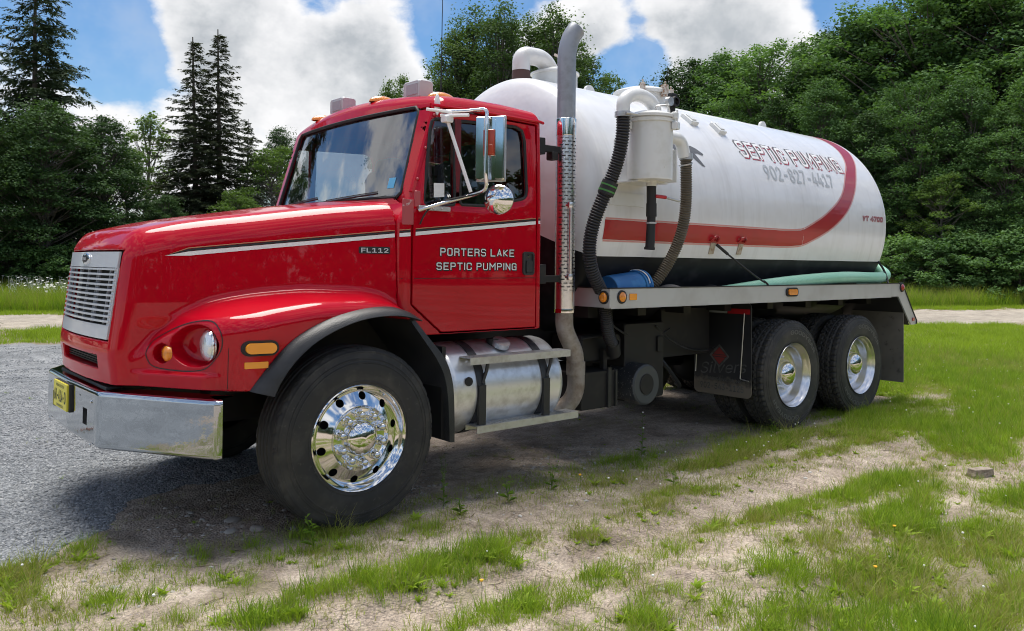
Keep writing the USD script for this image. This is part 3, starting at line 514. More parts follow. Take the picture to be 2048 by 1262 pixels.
def broadleaf(seed, H, R, z0, n_clump, n_leaf, leaf, shape='round', upright=.0):
    """(trunk mesh, crown mesh): limbs rise from the trunk to clumps of leaves, with gaps between the clumps"""
    r = np.random.default_rng(seed); wood = []
    lean = r.normal(0, .02, 2)
    tp = np.array([[lean[0]*H*t**2+.04*H*.1*math.sin(5*t+seed), lean[1]*H*t**2, H*.84*t] for t in np.linspace(0, 1, 9)])
    wood.append(tube(tp, np.linspace(.016*H, .0016*H, 9), 7))
    C = [(tp[-1]+np.array([0, 0, .10*H]), .30*R), (tp[-1]+np.array([.1*R, .05*R, .03*H]), .34*R)]
    k = 0
    ph = r.uniform(0, 6.28, 3)
    while len(C) < n_clump and k < 30000:
        k += 1
        t = r.uniform(0, 1)**.9; z = z0+(H-z0)*t
        if shape == 'round': rr = R*math.sqrt(max(0, 1-((t-.42)/.60)**2))
        elif shape == 'tall': rr = R*(min(1, t/.22))**.5*(1-t**2.4)**.75
        else: rr = R*(1-t)**.75*(.55+.45*min(1, t/.1))
        a = r.uniform(0, 2*PI); rr *= 1+.16*math.sin(2*a+ph[0]+4*t)+.12*math.sin(3*a+ph[1]-7*t)
        q = r.uniform(.25, 1.)**.5; p = np.array([rr*q*math.cos(a), rr*q*math.sin(a), z])
        cr = (.24+.40*r.uniform())*R/2.6*(1-.40*t)
        if all(np.linalg.norm((p-c[0])*[1, 1, 1.3]) > .55*(cr+c[1]) for c in C): C.append((p, cr))
    V, F, o = [], [], 0; tot = sum(c[1]**2 for c in C)
    for p, cr in C:
        zs = min(max(.08*H, p[2]-r.uniform(.10, .22)*H-upright*.15*H), .82*H); i = zs/(H*.84)*8; b = tp[min(7, int(i))]*(1-i % 1)+tp[min(8, int(i)+1)]*(i % 1)
        mid = (b+p)/2+np.array([0, 0, -.02*H]); wood.append(tube(bez(b, mid, p), np.linspace(.0038*H, .0008*H, 5), 4, False))
        n = max(12, int(n_leaf*cr**2/tot)); d = r.normal(size=(n, 3)); d /= np.linalg.norm(d, axis=1, keepdims=True)
        rad = r.uniform(.15, 1., n)**.55; az = np.arctan2(d[:, 1], d[:, 0]); wob = 1+.30*np.sin(3*az+r.uniform(0, 6))*(1-d[:, 2]**2)+.25*np.sin(5*az+r.uniform(0, 6)+4*d[:, 2])+np.abs(r.normal(0, .16, n))
        cen = p+d*(rad*wob)[:, None]*cr*np.array([1.15, 1.15, .68+upright]); cen[:, 2] += -.28*cr*(np.hypot(d[:, 0], d[:, 1])**2)*(1-upright)
        nn = d*.5+r.normal(0, .5, (n, 3))+np.array([0, 0, .7]); nn /= np.linalg.norm(nn, axis=1, keepdims=True)
        v, f = leaves(cen, nn, leaf*r.uniform(.6, 1.3, n), r); V.append(v); F.append(f+o); o += len(v)
    return trimesh.util.concatenate(wood), trimesh.Trimesh(np.vstack(V), np.vstack(F), process=False)
def bez(a, b, c, n=5): t = np.linspace(0, 1, n)[:, None]; return (1-t)**2*a+2*t*(1-t)*b+t*t*c

def spruce(seed, H, R, z0, whorls, droop=.35, ragged=.35, twig=.5, per=8, dens=30):
    """(trunk, crown): whorls of drooping boughs carrying flat sprays of needle twigs"""
    r = np.random.default_rng(seed); wood = [tube(np.array([[.010*H*math.sin(3*t+seed), 0, H*t] for t in np.linspace(0, 1, 8)]), np.linspace(.012*H, .0016*H, 8), 7)]
    V, F, o = [], [], 0; P, Dv, Sz = [], [], []
    for w in range(whorls):
        t = (w+.5)/whorls; z = z0+(H*.985-z0)*t**.95; L0 = R*(1-t)**.85+.035*R; n = max(5, int(per-3*t))
        for k in range(n):
            a = k*2*PI/n+w*2.4+r.normal(0, .3); L = L0*(1-ragged*r.uniform()**1.5)*(1.18 if r.uniform() < .12 else 1); zz = z+r.normal(0, .12)*(H-z0)/whorls*2
            s = np.linspace(0, 1, 7); up = .45*(t-.30)
            rad = L*s; dz = L*(up*s-droop*(1-t*.6)*s**1.4+.14*droop*s**4*2)
            d = np.array([math.cos(a), math.sin(a)]); pts = np.stack([d[0]*rad, d[1]*rad, zz+dz], 1)
            wood.append(tube(pts[:6], np.linspace(.0026*H*(1-t)+.004, .003, 6), 3, False))
            m = max(7, int(L/R*dens)); ss = r.uniform(.02, 1, m)**.75; ip = np.stack([np.interp(ss, s, pts[:, j]) for j in range(3)], 1)
            side = r.choice([-1, 1], m); ang = a+side*r.uniform(.2, 1.2, m); ln = twig*(1.1-.55*ss)*r.uniform(.6, 1.3, m)*(.5+.6*(1-t))
            P.append(ip); Dv.append(np.stack([np.cos(ang), np.sin(ang), -r.uniform(.15, 1.0, m)], 1)); Sz.append(ln)
    P, Dv, Sz = np.vstack(P), np.vstack(Dv), np.hstack(Sz); Dv /= np.linalg.norm(Dv, axis=1, keepdims=True)
    # each spray: a stem of short side twigs
    base, dirs, size = [], [], []
    for q in np.linspace(.05, .95, 6):
        for sd in (-1, 1):
            lat = np.cross(Dv, np.array([0, 0, 1.])+r.normal(0, .35, Dv.shape)); lat /= np.linalg.norm(lat, axis=1, keepdims=True); dd = Dv*.8+sd*lat*.75+r.normal(0, .18, Dv.shape); dd /= np.linalg.norm(dd, axis=1, keepdims=True)
            base.append(P+Dv*(Sz*q)[:, None]); dirs.append(dd); size.append(Sz*(.55-.30*q)*r.uniform(.7, 1.2, len(Sz)))
    base, dirs, size = np.vstack(base), np.vstack(dirs), np.hstack(size); n = len(base); b = np.cross(dirs, np.array([0, 0, 1.])+r.normal(0, .5, (n, 3))); b /= np.linalg.norm(b, axis=1, keepdims=True); s = size[:, None]; w = np.maximum(s*.17, .024)
    V = np.stack([base, base+dirs*s*.4+b*w, base+dirs*s, base+dirs*s*.5-b*w], 1).reshape(-1, 3); q = np.arange(n)[:, None]*4; F = np.concatenate([q+[0, 1, 2], q+[0, 2, 3]], 0)
    return trimesh.util.concatenate(wood), trimesh.Trimesh(V, F, process=False)

KINDS = {   # natural height -> built once by the first tree of the kind
    'maple_a': (lambda: broadleaf(101, 11., 3.1, .3, 210, 44000, .125, 'round'), M_leaf[0], 'maple_tree', 11.), 'maple_b': (lambda: broadleaf(102, 12., 2.9, .3, 230, 46000, .125, 'tall'), M_leaf[0], 'maple_tree', 12.),
    'dark_a': (lambda: broadleaf(103, 11., 2.8, .3, 210, 42000, .125, 'tall'), M_leaf[2], 'broadleaf_tree', 11.), 'bright': (lambda: broadleaf(104, 8., 2.3, .2, 150, 26000, .115, 'round'), M_leaf[1], 'young_tree', 8.),
    'poplar': (lambda: broadleaf(105, 13., 2.4, .6, 230, 36000, .125, 'tall', .35), M_leaf[3], 'poplar_tree', 13.), 'thin': (lambda: broadleaf(106, 8., 1.7, 1.5, 60, 4500, .14, 'tall', .2), M_leaf[3], 'thin_tree', 8.),
    'shrub': (lambda: broadleaf(107, 3.2, 1.9, .05, 70, 8000, .14, 'round'), M_leaf[0], 'shrub', 3.2),
    'spruce_a': (lambda: spruce(111, 14., 2.9, .4, 46, dens=44), M_needle2, 'spruce_tree', 14.), 'spruce_big': (lambda: spruce(112, 17., 4.0, 1.0, 42, .50, .45, .95, 8, 36), M_needle, 'spruce_tree', 17.), 'spruce_c': (lambda: spruce(113, 10., 2.1, .5, 30), M_needle, 'spruce_tree', 10.)}
_built = {}
def tree(kind, u, S, vtop, label, wide=1., rot=None, group=None):
    """a tree standing on the ground at the given bearing and distance"""
    t = (u-1024)/F_PX; x = CAM[0]+S*math.cos(YAW)+t*S*math.sin(YAW); y = CAM[1]+S*math.sin(YAW)-t*S*math.cos(YAW); z = float(height(x, y))
    make, m, name, H0 = KINDS[kind]; top = CAM[2]+(526+(u-1024)*.0109-vtop)/F_PX*S; s = (top-z)/H0; sx = s*wide
    rot = (u*37+S*91) % 360 if rot is None else rot; cat = 'shrub' if kind == 'shrub' else 'tree'
    if kind not in _built:
        p = thing(name, label, cat, (x, y, z-.05), rot, (sx, sx, s), group); w, c = make()
        part(p, 'trunk', w, M_bark, True); part(p, 'crown', c, m, False); _built[kind] = p
    else: p = copy_of(_built[kind], name, label, cat, (x, y, z-.05), rot, (sx, sx, s), group)
    return p
# left of the truck
tree('spruce_big', 66, 34, -150, 'tall dark ragged spruce at the left edge with bare trunk showing high up', 1.05, group='trees to the left of the truck')
tree('dark_a', 95, 31, 195, 'broad dark leafy tree in front of the tall left spruce', 1.35, group='trees to the left of the truck')
tree('dark_a', -40, 30, 190, 'dark leafy tree cut off by the left edge of the photo', 1.2, group='trees to the left of the truck')
tree('dark_a', 205, 33, 225, 'rounded dark green tree between the left spruce and the twin spruces', 1.4, group='trees to the left of the truck')
tree('bright', 255, 36, 300, 'smaller pale green leafy tree left of the twin spruces', 1.2, group='trees to the left of the truck')
tree('thin', 290, 44, 222, 'thin airy pale tree showing sky just left of the twin spruces', 1.25, group='trees to the left of the truck')
tree('spruce_a', 383, 36, 70, 'left and slightly shorter spire of the twin grey spruces', 1.38, group='trees to the left of the truck')
tree('spruce_a', 432, 36.6, 55, 'right and tallest spire of the twin grey spruces', 1.38, 200, group='trees to the left of the truck')
tree('spruce_c', 492, 44, 235, 'small dark spruce just right of the twin spruces', 1.0, group='trees to the left of the truck')
tree('dark_a', 555, 47, 250, 'dark tree top left of the windshield', 1.0, group='trees to the left of the truck')
tree('bright', 545, 37, 292, 'bright yellow-green tree beside the windshield of the truck', 1.25, group='trees to the left of the truck')
tree('dark_a', 330, 33, 385, 'low leafy tree at the foot of the twin spruces, on the left', 1.35, group='trees to the left of the truck')
tree('bright', 470, 34, 380, 'low pale leafy tree at the foot of the twin spruces, on the right', 1.3, group='trees to the left of the truck')
tree('spruce_big', -275, 16.5, -640, 'tall spruce out of view to the left, seen as the dark reflection in the windshield', .8, group='trees to the left of the truck')
# behind the cab and the tank
tree('bright', 790, 48, 152, 'small light tree top rising above the cab roof lamps', .62, group='trees behind the cab and tank')
tree('poplar', 905, 42, 60, 'poplar with reddish tips at the left of the middle group', 1.1, group='trees behind the cab and tank')
tree('poplar', 945, 43, 10, 'pointed poplar second from the left in the middle group', 1.15, 50, group='trees behind the cab and tank')
tree('poplar', 1000, 41, 0, 'tallest poplar at the centre of the middle group behind the tank', 1.15, 130, group='trees behind the cab and tank')
tree('poplar', 1055, 43, 25, 'poplar behind the manhole pipe of the tank', 1.2, 250, group='trees behind the cab and tank')
tree('poplar', 1105, 42, 5, 'poplar just left of the exhaust stack top', 1.2, 300, group='trees behind the cab and tank')
tree('poplar', 1160, 43, 85, 'poplar just right of the exhaust stack top', 1.2, 20, group='trees behind the cab and tank')
tree('bright', 1212, 46, 150, 'small leafy tree top right of the exhaust stack over the tank', .7, group='trees behind the cab and tank')
tree('dark_a', 1282, 52, 155, 'small dark round tree top above the filter canister', .5, group='trees behind the cab and tank')
tree('spruce_c', 1332, 52, 128, 'dark pointed spruce above the right end of the middle manhole', 1.0, group='trees behind the cab and tank')
# the wood on the right
wood_ = [('dark_a', 1385, 52, 112), ('maple_b', 1440, 50, 100), ('poplar', 1490, 50, 112), ('maple_a', 1545, 47, 92), ('spruce_c', 1600, 49, 75), ('maple_b', 1650, 46, 62), ('dark_a', 1705, 45, 35), ('maple_b', 1770, 44, 2), ('maple_a', 1840, 43, -45), ('dark_a', 1910, 42, -70), ('maple_b', 1985, 41, -85), ('maple_a', 2070, 40, -80), ('dark_a', 2150, 40, -60)]
where = ['at the left end of the right-hand wood', 'second from the left in the right-hand wood', 'above the rear lettering of the tank', 'above the phone number on the tank', 'pointed and dark above the tank lettering', 'behind the upper rear of the tank', 'above the red stripe end of the tank', 'rising behind the rear end of the tank', 'tall behind the bright maple', 'tall and dark at the top right', 'tall at the top right corner', 'at the right edge, topmost', 'cut off by the right edge, far layer']
for (k, u, S, v), w in zip(wood_, where):
    tree(k, u, S, v, {'maple_a': 'broad green maple ', 'maple_b': 'green maple ', 'dark_a': 'dark leafy tree ', 'poplar': 'grey-green poplar ', 'spruce_c': 'spruce '}[k]+w, 1.35 if k != 'spruce_c' else 1.2, group='trees of the wood on the right')
front = [('maple_a', 1450, 45, 205), ('dark_a', 1560, 43, 190), ('maple_b', 1655, 40, 150), ('dark_a', 1735, 38, 215), ('maple_a', 1840, 37, 165), ('maple_b', 1930, 36, 150), ('dark_a', 1790, 36, 330), ('maple_a', 2010, 34, 235), ('bright', 1885, 34, 345), ('maple_b', 2080, 34, 130), ('dark_a', 1960, 33.5, 380), ('maple_a', 1700, 37, 330)]
wf = ['behind the top of the tank on the right', 'over the septic lettering, front row', 'front row, behind the rear shoulder of the tank', 'in the shade just right of the tank end', 'bright and broad, right of the tank end', 'tall in the front row near the right edge', 'low and dark right behind the tank end', 'near the right edge, half height', 'small and pale, low in the front row on the right', 'at the right edge in the front row', 'low and dark near the right edge', 'partly hidden behind the rear end of the tank']
for (k, u, S, v), w in zip(front, wf):
    tree(k, u, S, v, {'maple_a': 'leafy maple ', 'maple_b': 'slender maple ', 'dark_a': 'dark leafy tree ', 'bright': 'young light green tree '}[k]+w, 1.12, group='trees of the wood on the right')
for i, (u, S, v) in enumerate([(1810, 33, 470), (1870, 32.5, 480), (1930, 32.5, 465), (1990, 32, 478), (2040, 31.5, 460), (20, 30, 480), (80, 30, 490), (140, 30.5, 485), (215, 31, 480), (275, 32, 470), (350, 33, 480), (425, 33, 470), (500, 34, 465)]):
    tree('shrub', u, S, v, 'dark low shrub at the foot of the wood '+['just right of the tank end', 'second right of the tank end', 'third right of the tank end', 'fourth right of the tank end', 'at the right edge', 'at the left edge', 'second from the left edge', 'left of the grille, behind the daisies', 'behind the hood nose', 'behind the front of the hood', 'below the twin spruces, left', 'below the twin spruces, right', 'left of the windshield'][i], 1.25, group='low shrubs at the foot of the trees')
# the far side of the field, behind the camera, that the chrome mirrors
r = np.random.default_rng(19); w, c = broadleaf(109, 10., 3.2, .3, 90, 8000, .32, 'round'); a = np.r_[np.linspace(-3.0, -.12, 56), np.linspace(-2.95, -.2, 34), np.linspace(1.75, 2.4, 9)]+r.normal(0, .02, 99); dd = np.r_[r.uniform(52, 60, 56), r.uniform(62, 74, 34), r.uniform(34, 42, 9)]
X, Y = CAM[0]+dd*np.cos(a), CAM[1]+dd*np.sin(a); n = len(a)
instancer('far_wood', [(c, M_leaf[2], False), (w, M_bark, True)], np.tile(np.stack([X, Y, height(X, Y)], 1), (2, 1)), np.repeat([0, 1], n), np.tile(r.uniform(0, 6, n), 2), np.repeat([r.uniform(1.0, 1.45, n)], 2, 0).ravel(), 'far-off wood round the open field', 'wood')
# ------------------------------------------------------------------ the truck: paints
M_red = mat('red_paint', (.45, .0012, .012), .38, coat=.75, coat_rough=.02, spec=.03, var=(.9, (.40, .001, .010), .45, .65), bump=(2.2, .0025))
M_maroon = mat('window_frame_paint', (.13, .004, .010), .35, coat=.6)
M_redfade = mat('faded_red_paint', (.42, .07, .08), .45, coat=.3, var=(14., (.55, .5, .5), .60, .66))
M_black = mat('black_plastic', (.017, .018, .020), .42, bump=(160., .002), var=(5., (.035, .036, .038), .45, .7))
M_rubber = mat('black_rubber', (.012, .012, .013), .6)
M_dark = mat('chassis_black', (.007, .007, .008), .6, var=(7., (.022, .019, .016), .52, .75))
M_chrome = mat('chrome', (.80, .80, .80), .07, metal=1.)
M_polish = mat('polished_aluminium', (.80, .80, .815), .24, metal=1., bump=(35., .0006), var=(3., (.62, .60, .57), .5, .75))
M_alu = mat('dull_aluminium', (.74, .75, .755), .34, metal=.8, var=(5., (.40, .385, .36), .48, .72), dirt=(1.6, (.33, .27, .21), .60, .80))
M_galv = mat('step_aluminium', (.55, .56, .57), .42, metal=.85, var=(12., (.40, .39, .37), .45, .7))
M_bed = mat('deck_aluminium', (.56, .585, .61), .34, metal=.55, var=(2.5, (.47, .48, .49), .45, .7), dirt=(9., (.36, .27, .18), .70, .80))
M_white = mat('white_paint', (.74, .75, .77), .30, coat=.45, coat_rough=.06, var=(2., (.66, .66, .665), .45, .72), bump=(1.7, .016),
              nodes={'smap': ('mapping', {'mapping_type': 'point', 'scale': (9., 1.2, .9)}), 'sn': ('noise_texture', {'scale': 1., 'detail': 7., 'roughness': .66}), 'sr': ('map_range', {'from_min': .52, 'from_max': .85, 'to_max': .45, 'clamp': True}), 'sm': ('mix_color', {'blend_type': 'mix', 'b': (.42, .41, .385)})},
              links=[('g.position', 'smap.vector'), ('smap.vector', 'sn.vector'), ('sn.fac', 'sr.value'), ('sr.result', 'sm.fac'), ('vm.result', 'sm.a'), ('sm.result', 'p.base_color')])
M_cream = mat('pipe_white', (.70, .71, .70), .35, coat=.3, var=(8., (.60, .60, .56), .5, .75), dirt=(26., (.40, .31, .22), .67, .74))
M_greyp = mat('grille_grey', (.60, .63, .67), .30, coat=.4)
M_tankblack = mat('tank_black', (.007, .008, .010), .45, coat=.0, spec=.25, var=(4., (.028, .029, .032), .5, .7))
M_maroonstripe = mat('stripe_red', (.34, .006, .012), .35, coat=.3, var=(3., (.29, .007, .012), .45, .7))
M_paleedge = mat('pale_red_edge', (.62, .28, .26), .5)
M_letter = mat('letter_white', (.80, .80, .80), .45)
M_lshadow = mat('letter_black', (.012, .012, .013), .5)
M_lgrey = mat('letter_grey', (.30, .33, .36), .5)
M_lgreydark = mat('letter_darkgrey', (.13, .135, .145), .5)
M_amber = mat('amber_lens', (.75, .24, .010), .12, coat=1., bump=(220., .002))
M_orange = mat('orange_reflector', (.90, .33, .012), .25, coat=.6)
M_redlens = mat('red_lens', (.30, .010, .012), .15, coat=1.)
M_brown = mat('brown_rubber', (.085, .045, .038), .6)
M_seat = mat('seat_cloth', (.06, .062, .068), .8)
M_dash = mat('dash_plastic', (.06, .065, .075), .6)
M_grease = mat('weathered_pipe', (.36, .33, .30), .6, metal=.5, var=(9., (.22, .17, .13), .45, .68), dirt=(3., (.17, .12, .09), .58, .75))
M_stackgrey = mat('stack_grey', (.33, .345, .37), .42, metal=.6, var=(11., (.26, .27, .28), .45, .7))
def glass_mat(name, tint, ior=1.5, gloss=(.95, .97, 1.)):
    return usdkit.material(stage, '/World/Looks/'+name, {'f': ('fresnel', {'IOR': ior}), 't': ('transparent_bsdf', {'color': tint}), 'g': ('glossy_bsdf', {'color': gloss, 'roughness': .0}), 'm': ('mix_closure', {})},
                           [('f.fac', 'm.fac'), ('t.BSDF', 'm.closure1'), ('g.BSDF', 'm.closure2')], surface='m.closure')
M_glass = glass_mat('window_glass', (.72, .75, .75), 1.85); M_wind = glass_mat('windshield_glass', (.34, .39, .42), 2.9)

TRUCK = thing('tank_truck', 'red nosed truck carrying a long white septic tank, parked on the grass', 'truck')

# ------------------------------------------------------------------ hood and fenders
_top = PchipInterpolator([-1.4, -1.16, -1.07, -.97, -.83, -.46, -.03, .4], [1.60, 1.665, 1.715, 1.745, 1.778, 1.842, 1.912, 1.965])
_wid = PchipInterpolator([-1.5, -1.2, -.9, -.4, .4], [.615, .635, .735, .87, 1.045])
_fen = PchipInterpolator([-1.4, -1.08, -1.0, -.93, -.72, -.45, -.2, .05, .2, .33, .45], [.93, 1.06, 1.14, 1.20, 1.305, 1.36, 1.385, 1.388, 1.37, 1.31, 1.20])
def nose_x(y, z): return -1.19+(np.clip(z, 1.0, 2)-1.08)*.107-.045*(1-np.minimum(1, np.abs(y)/.62)**2)+.02*sstep(1.05, .86, z)
ARCH = [(-.63, .70), (-.60, .84), (-.47, 1.02), (-.32, 1.15), (-.15, 1.222), (.03, 1.245), (.20, 1.243), (.33, 1.19), (.46, 1.07), (.58, .93), (.66, .70), (.66, .2), (-.63, .2)]
ND = np.array([-.849, -.529])
HL = (-.905, -.965, 1.080); SL = (-1.015, -.795, 1.032)       # centres of the two lamp tunnels (running fore and aft)
_bez = [(0.055, 1.097), (0.113, 1.132), (0.204, 1.174), (0.302, 1.202), (0.391, 1.214), (0.457, 1.202), (0.504, 1.159), (0.517, 1.11), (0.506, 1.055), (0.461, 0.999), (0.403, 0.959), (0.313, 0.944), (0.209, 0.944), (0.099, 0.953), (0.046, 0.979), (0.025, 1.025), (0.034, 1.066)]   # (along the slanted lamp face, height)
LO = np.array([-1.08, -.69]); LD = np.array([.529, -.849])                                # lamp face: origin and direction
def hood_sd(x, y, z, recess=True):
    ay = np.abs(y)
    top = _top(x)-.045*(ay/.95)**2
    w = _wid(x)-.05*(np.clip(z, 1.3, 2)-1.3)
    body = rmax(rmax(z-top, ay-w, .14), nose_x(y, z)-x, .085)
    # fender: slanted lamp face, flat side, crowned top
    diag = ND[0]*x+(-ND[1])*ay-1.283
    ft = _fen(x)-.085*np.clip((ay-.72)/.45, 0, 1.3)**1.6
    side = ay-(1.19+.012*sstep(.9, 1.15, z))
    fen = rmax(rmax(rmax(diag, side, .16), z-ft, .075), nose_x(y, z)+.02-x, .06)
    d = smin(body, fen, .055)
    # scooped lamp face above a ledge
    if recess:
        t = (x-LO[0])*LD[0]+(-ay-LO[1])*LD[1]
        led = sstep(-.06, .04, t)*sstep(.53, .40, t)*sstep(.918, .945, z)*sstep(1.23, 1.15, z)
        d = d+.026*led*sstep(1.0, 1.2, ND[0]*x-ND[1]*ay)
        dep = 1.283-(ND[0]*x-ND[1]*ay); sh_ = 1-.16*np.clip(dep/.12, 0, 1)
        t1 = (np.sqrt(((t-.335)/.165)**2+((z-1.080)/.117)**2)-sh_)*.125; d = smax(d, -smax(t1, dep-.125, .04), .007)
        t2 = (np.sqrt(((t-.126)/.060)**2+((z-1.030)/.055)**2)-sh_)*.05; d = smax(d, -smax(t2, dep-.085, .02), .005)
    # grille opening and lower intake
    g = np.maximum(np.maximum(ay-(.565-.05*(1.585-z)), z-1.585), 1.085-z); d = smax(d, -np.maximum(g, x-(nose_x(y, z)+.075)), .012)
    g = np.maximum(ay-.40, np.abs(z-.965)-.036); d = smax(d, -np.maximum(g, x-(-1.13)), .012)
    d = np.maximum(d, np.maximum(.852-.012*sstep(-.9, -.5, x)-z, x-.335))
    arch = np.maximum(poly_sd(x, z, ARCH), .60-ay); d = np.maximum(d, -arch)
    return d
v, f, n = surface_nets(hood_sd, (-1.30, -1.26, .80), (.36, .0131, 2.0), .0088)
v, f, n = mirrored(v, f, n)
HOOD = part(TRUCK, 'hood', trimesh.Trimesh(v, f, process=False), M_red, normals=n)

# ------------------------------------------------------------------ cab
WIN_V = [(.515, 1.925), (.525, 1.905), (.555, 1.90), (.745, 1.915), (.752, 1.925), (.752, 2.455), (.742, 2.468), (.615, 2.462), (.585, 2.445), (.572, 2.40)]
WIN_M = [(.805, 1.93), (.815, 1.92), (1.02, 1.925), (1.10, 1.945), (1.33, 1.985), (1.375, 2.005), (1.385, 2.05), (1.37, 2.40), (1.35, 2.465), (1.29, 2.488), (.82, 2.472), (.805, 2.46)]
WALL = [(.50, 1.93), (.53, 1.885), (1.02, 1.885), (1.36, 1.955), (1.42, 2.0), (1.43, 2.08), (1.41, 2.42), (1.38, 2.50), (1.30, 2.525), (.62, 2.50), (.565, 2.46)]
DOOR = [(.425, 1.27), (.655, 1.085), (1.47, 1.085), (1.475, 2.52), (.545, 2.545), (.428, 1.95)]
def cab_x(y, z): return .335+np.clip(z-1.93, 0, 2)*.29+.09*(np.abs(y)/.95)**2*sstep(1.78, 1.95, z)
def cab_out(x, y, z):
    ay = np.abs(y)
    sd = poly_sd(x, z, WALL)
    side = ay-(1.062-.035*np.clip(z-2.0, 0, 1)-.010*sstep(.02, -.03, sd))
    top = z-(2.715-.072*ay**2-.10*np.clip(.95-x, 0, 1)**1.5+.0*x-.05*np.clip(x-1.2, 0, 1))
    d = rmax(side, top, .095); d = rmax(d, cab_x(y, z)-x, .065); d = rmax(d, x-1.54, .055)
    return np.maximum(d, 1.075-z)
def wind_hole(y, z): return poly_sd(np.abs(y), z, [(-.2, 1.955), (.87, 1.955), (.905, 1.985), (.868, 2.53), (.83, 2.565), (-.2, 2.565)])
def cab_shell(x, y, z):
    ay = np.abs(y); d = cab_out(x, y, z); d = np.maximum(d, -(d+.045))
    hole = np.minimum(poly_sd(x, z, WIN_V), poly_sd(x, z, WIN_M)); d = np.maximum(d, -np.maximum(hole, .8-ay))
    d = np.maximum(d, -np.maximum(wind_hole(y, z), x-.85))
    d = np.maximum(d, -np.maximum(np.maximum(ay-.55, np.abs(z-2.2)-.22), 1.3-x))        # rear window
    arch = np.maximum(poly_sd(x, z, ARCH), .60-ay); return np.maximum(d, -arch)
def door_reg(x, y, z): return np.maximum(poly_sd(x, z, DOOR), y+.85)
v, f, n = surface_nets(lambda x, y, z: np.maximum(cab_shell(x, y, z), -(door_reg(x, y, z)-.007)), (.29, -1.085, 1.04), (1.58, .0131, 2.75), .0122)
v2, f2, n2 = surface_nets(cab_shell, (.29, -1.085, 1.04), (1.58, .0131, 2.75), .0122)
mm = np.array([1, -1, 1.]); V = np.vstack([v, v2*mm]); Fc = np.vstack([f, f2[:, ::-1]+len(v)]); Nn = np.vstack([n, n2*mm])
# dark strip painted on the lamp face as shade in the bezel gap
def on_face(p, off=.002):
    t, z = np.asarray(p, float).T; x = LO[0]+LD[0]*t+ND[0]*.15; y = LO[1]+LD[1]*t+ND[1]*.15
    for _ in range(60): q = np.clip(hood_sd(x, y, z), -.02, .03)*.7; x = x-ND[0]*q; y = y-ND[1]*q
    return np.stack([x+ND[0]*off, y+ND[1]*off, z], 1)
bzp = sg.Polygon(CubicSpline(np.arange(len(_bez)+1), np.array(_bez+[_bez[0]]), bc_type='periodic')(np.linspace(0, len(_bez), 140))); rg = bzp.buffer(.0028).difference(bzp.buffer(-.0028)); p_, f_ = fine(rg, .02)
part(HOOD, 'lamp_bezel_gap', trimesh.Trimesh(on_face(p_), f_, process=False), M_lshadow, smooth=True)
CABP = part(TRUCK, 'cab', trimesh.Trimesh(V, Fc, process=False), M_red, normals=Nn)
v, f, n = surface_nets(lambda x, y, z: np.maximum(cab_shell(x, y, z), door_reg(x, y, z)+.003), (.38, -1.085, 1.04), (1.52, -.84, 2.6), .0122)
DOORP = part(TRUCK, 'door', trimesh.Trimesh(v, f, process=False), M_red, normals=n, label='driver door lettered in white with a stripe')

def on_skin(fn, xz, off=.002, y0=-1.32):
    """drops points (x, z) on to the near side of an implicit body along +y, standing off a little"""
    x, z = np.asarray(xz, float).T; y = np.full(len(x), y0)
    for _ in range(60): y = y+np.clip(fn(x, y, z), -.02, .03)*.8
    return np.stack([x, y-off, z], 1)
body = lambda x, y, z: np.minimum(hood_sd(x, y, z, False), cab_out(x, y, z))
def decal(parent, name, poly, m, off=.0025, step=.03, fn=body, **kw):
    p, f = fine(poly, step); v = on_skin(fn, p, off); return part(parent, name, trimesh.Trimesh(v, f, process=False), m, smooth=True, **kw)

# body stripe: black over white, from a point on the hood to the rear of the cab, broken at the seams
def stripe_z(x): return np.interp(x, [-1.0, -.7, .30, .41, 1.54], [1.552, 1.588, 1.700, 1.7115, 1.834])
def band(x0, x1, lo, hi, tip=None):
    xs = np.linspace(x0, x1, 12); a = [(x, stripe_z(x)+lo*(1 if tip is None else min(1, (x-x0)/tip))) for x in xs]; b = [(x, stripe_z(x)+hi*(1 if tip is None else min(1, (x-x0)/tip))) for x in xs]
    return sg.Polygon(a+b[::-1]).buffer(0)
for par, a, b, tip in ((HOOD, -.96, .325, .10), (CABP, .345, .408, None), (DOORP, .446, 1.462, None), (CABP, 1.487, 1.535, None)):
    decal(par, 'white_stripe', band(a, b, -.012, .011, tip), M_letter); decal(par, 'black_pinstripe', band(a, b, .0125, .026, tip), M_lshadow, .0022)
    decal(par, 'gold_pinstripe', band(a, b, .029, .033, tip), mat('pin_gold', (.5, .30, .16), .5), .0022)
# fine horizontal body line of the door and cowl
for par, a, b in ((DOORP, .44, 1.465), (CABP, .345, .41)): decal(par, 'body_line', sg.box(a, 1.432, b, 1.4365), mat('seam_shadow', (.05, .002, .004), .6), .0012, .06)
# door lettering: square letters in white over a black drop shadow
def fit(text, x0, x1, z0, z1, bold=False, block=None):
    p = block_poly(text, block) if block else text_poly(text, .1, bold); a, b, c, d = p.bounds
    return affinity.translate(affinity.scale(p, (x1-x0)/(c-a), (z1-z0)/(d-b), origin=(a, b)), x0-a, z0-b)
for txt, x0, x1, z0, z1 in (('PORTERS LAKE', .636, 1.262, 1.580, 1.632), ('SEPTIC PUMPING', .606, 1.284, 1.486, 1.538)):
    t = fit(txt, x0, x1, z0, z1, block=.46)
    sh = affinity.translate(t, .006, -.007).union(t.buffer(.004)); decal(DOORP, 'letter_shadow', sh, M_lshadow, .0018, .06); decal(DOORP, 'lettering', t, M_letter, .0034, .06)
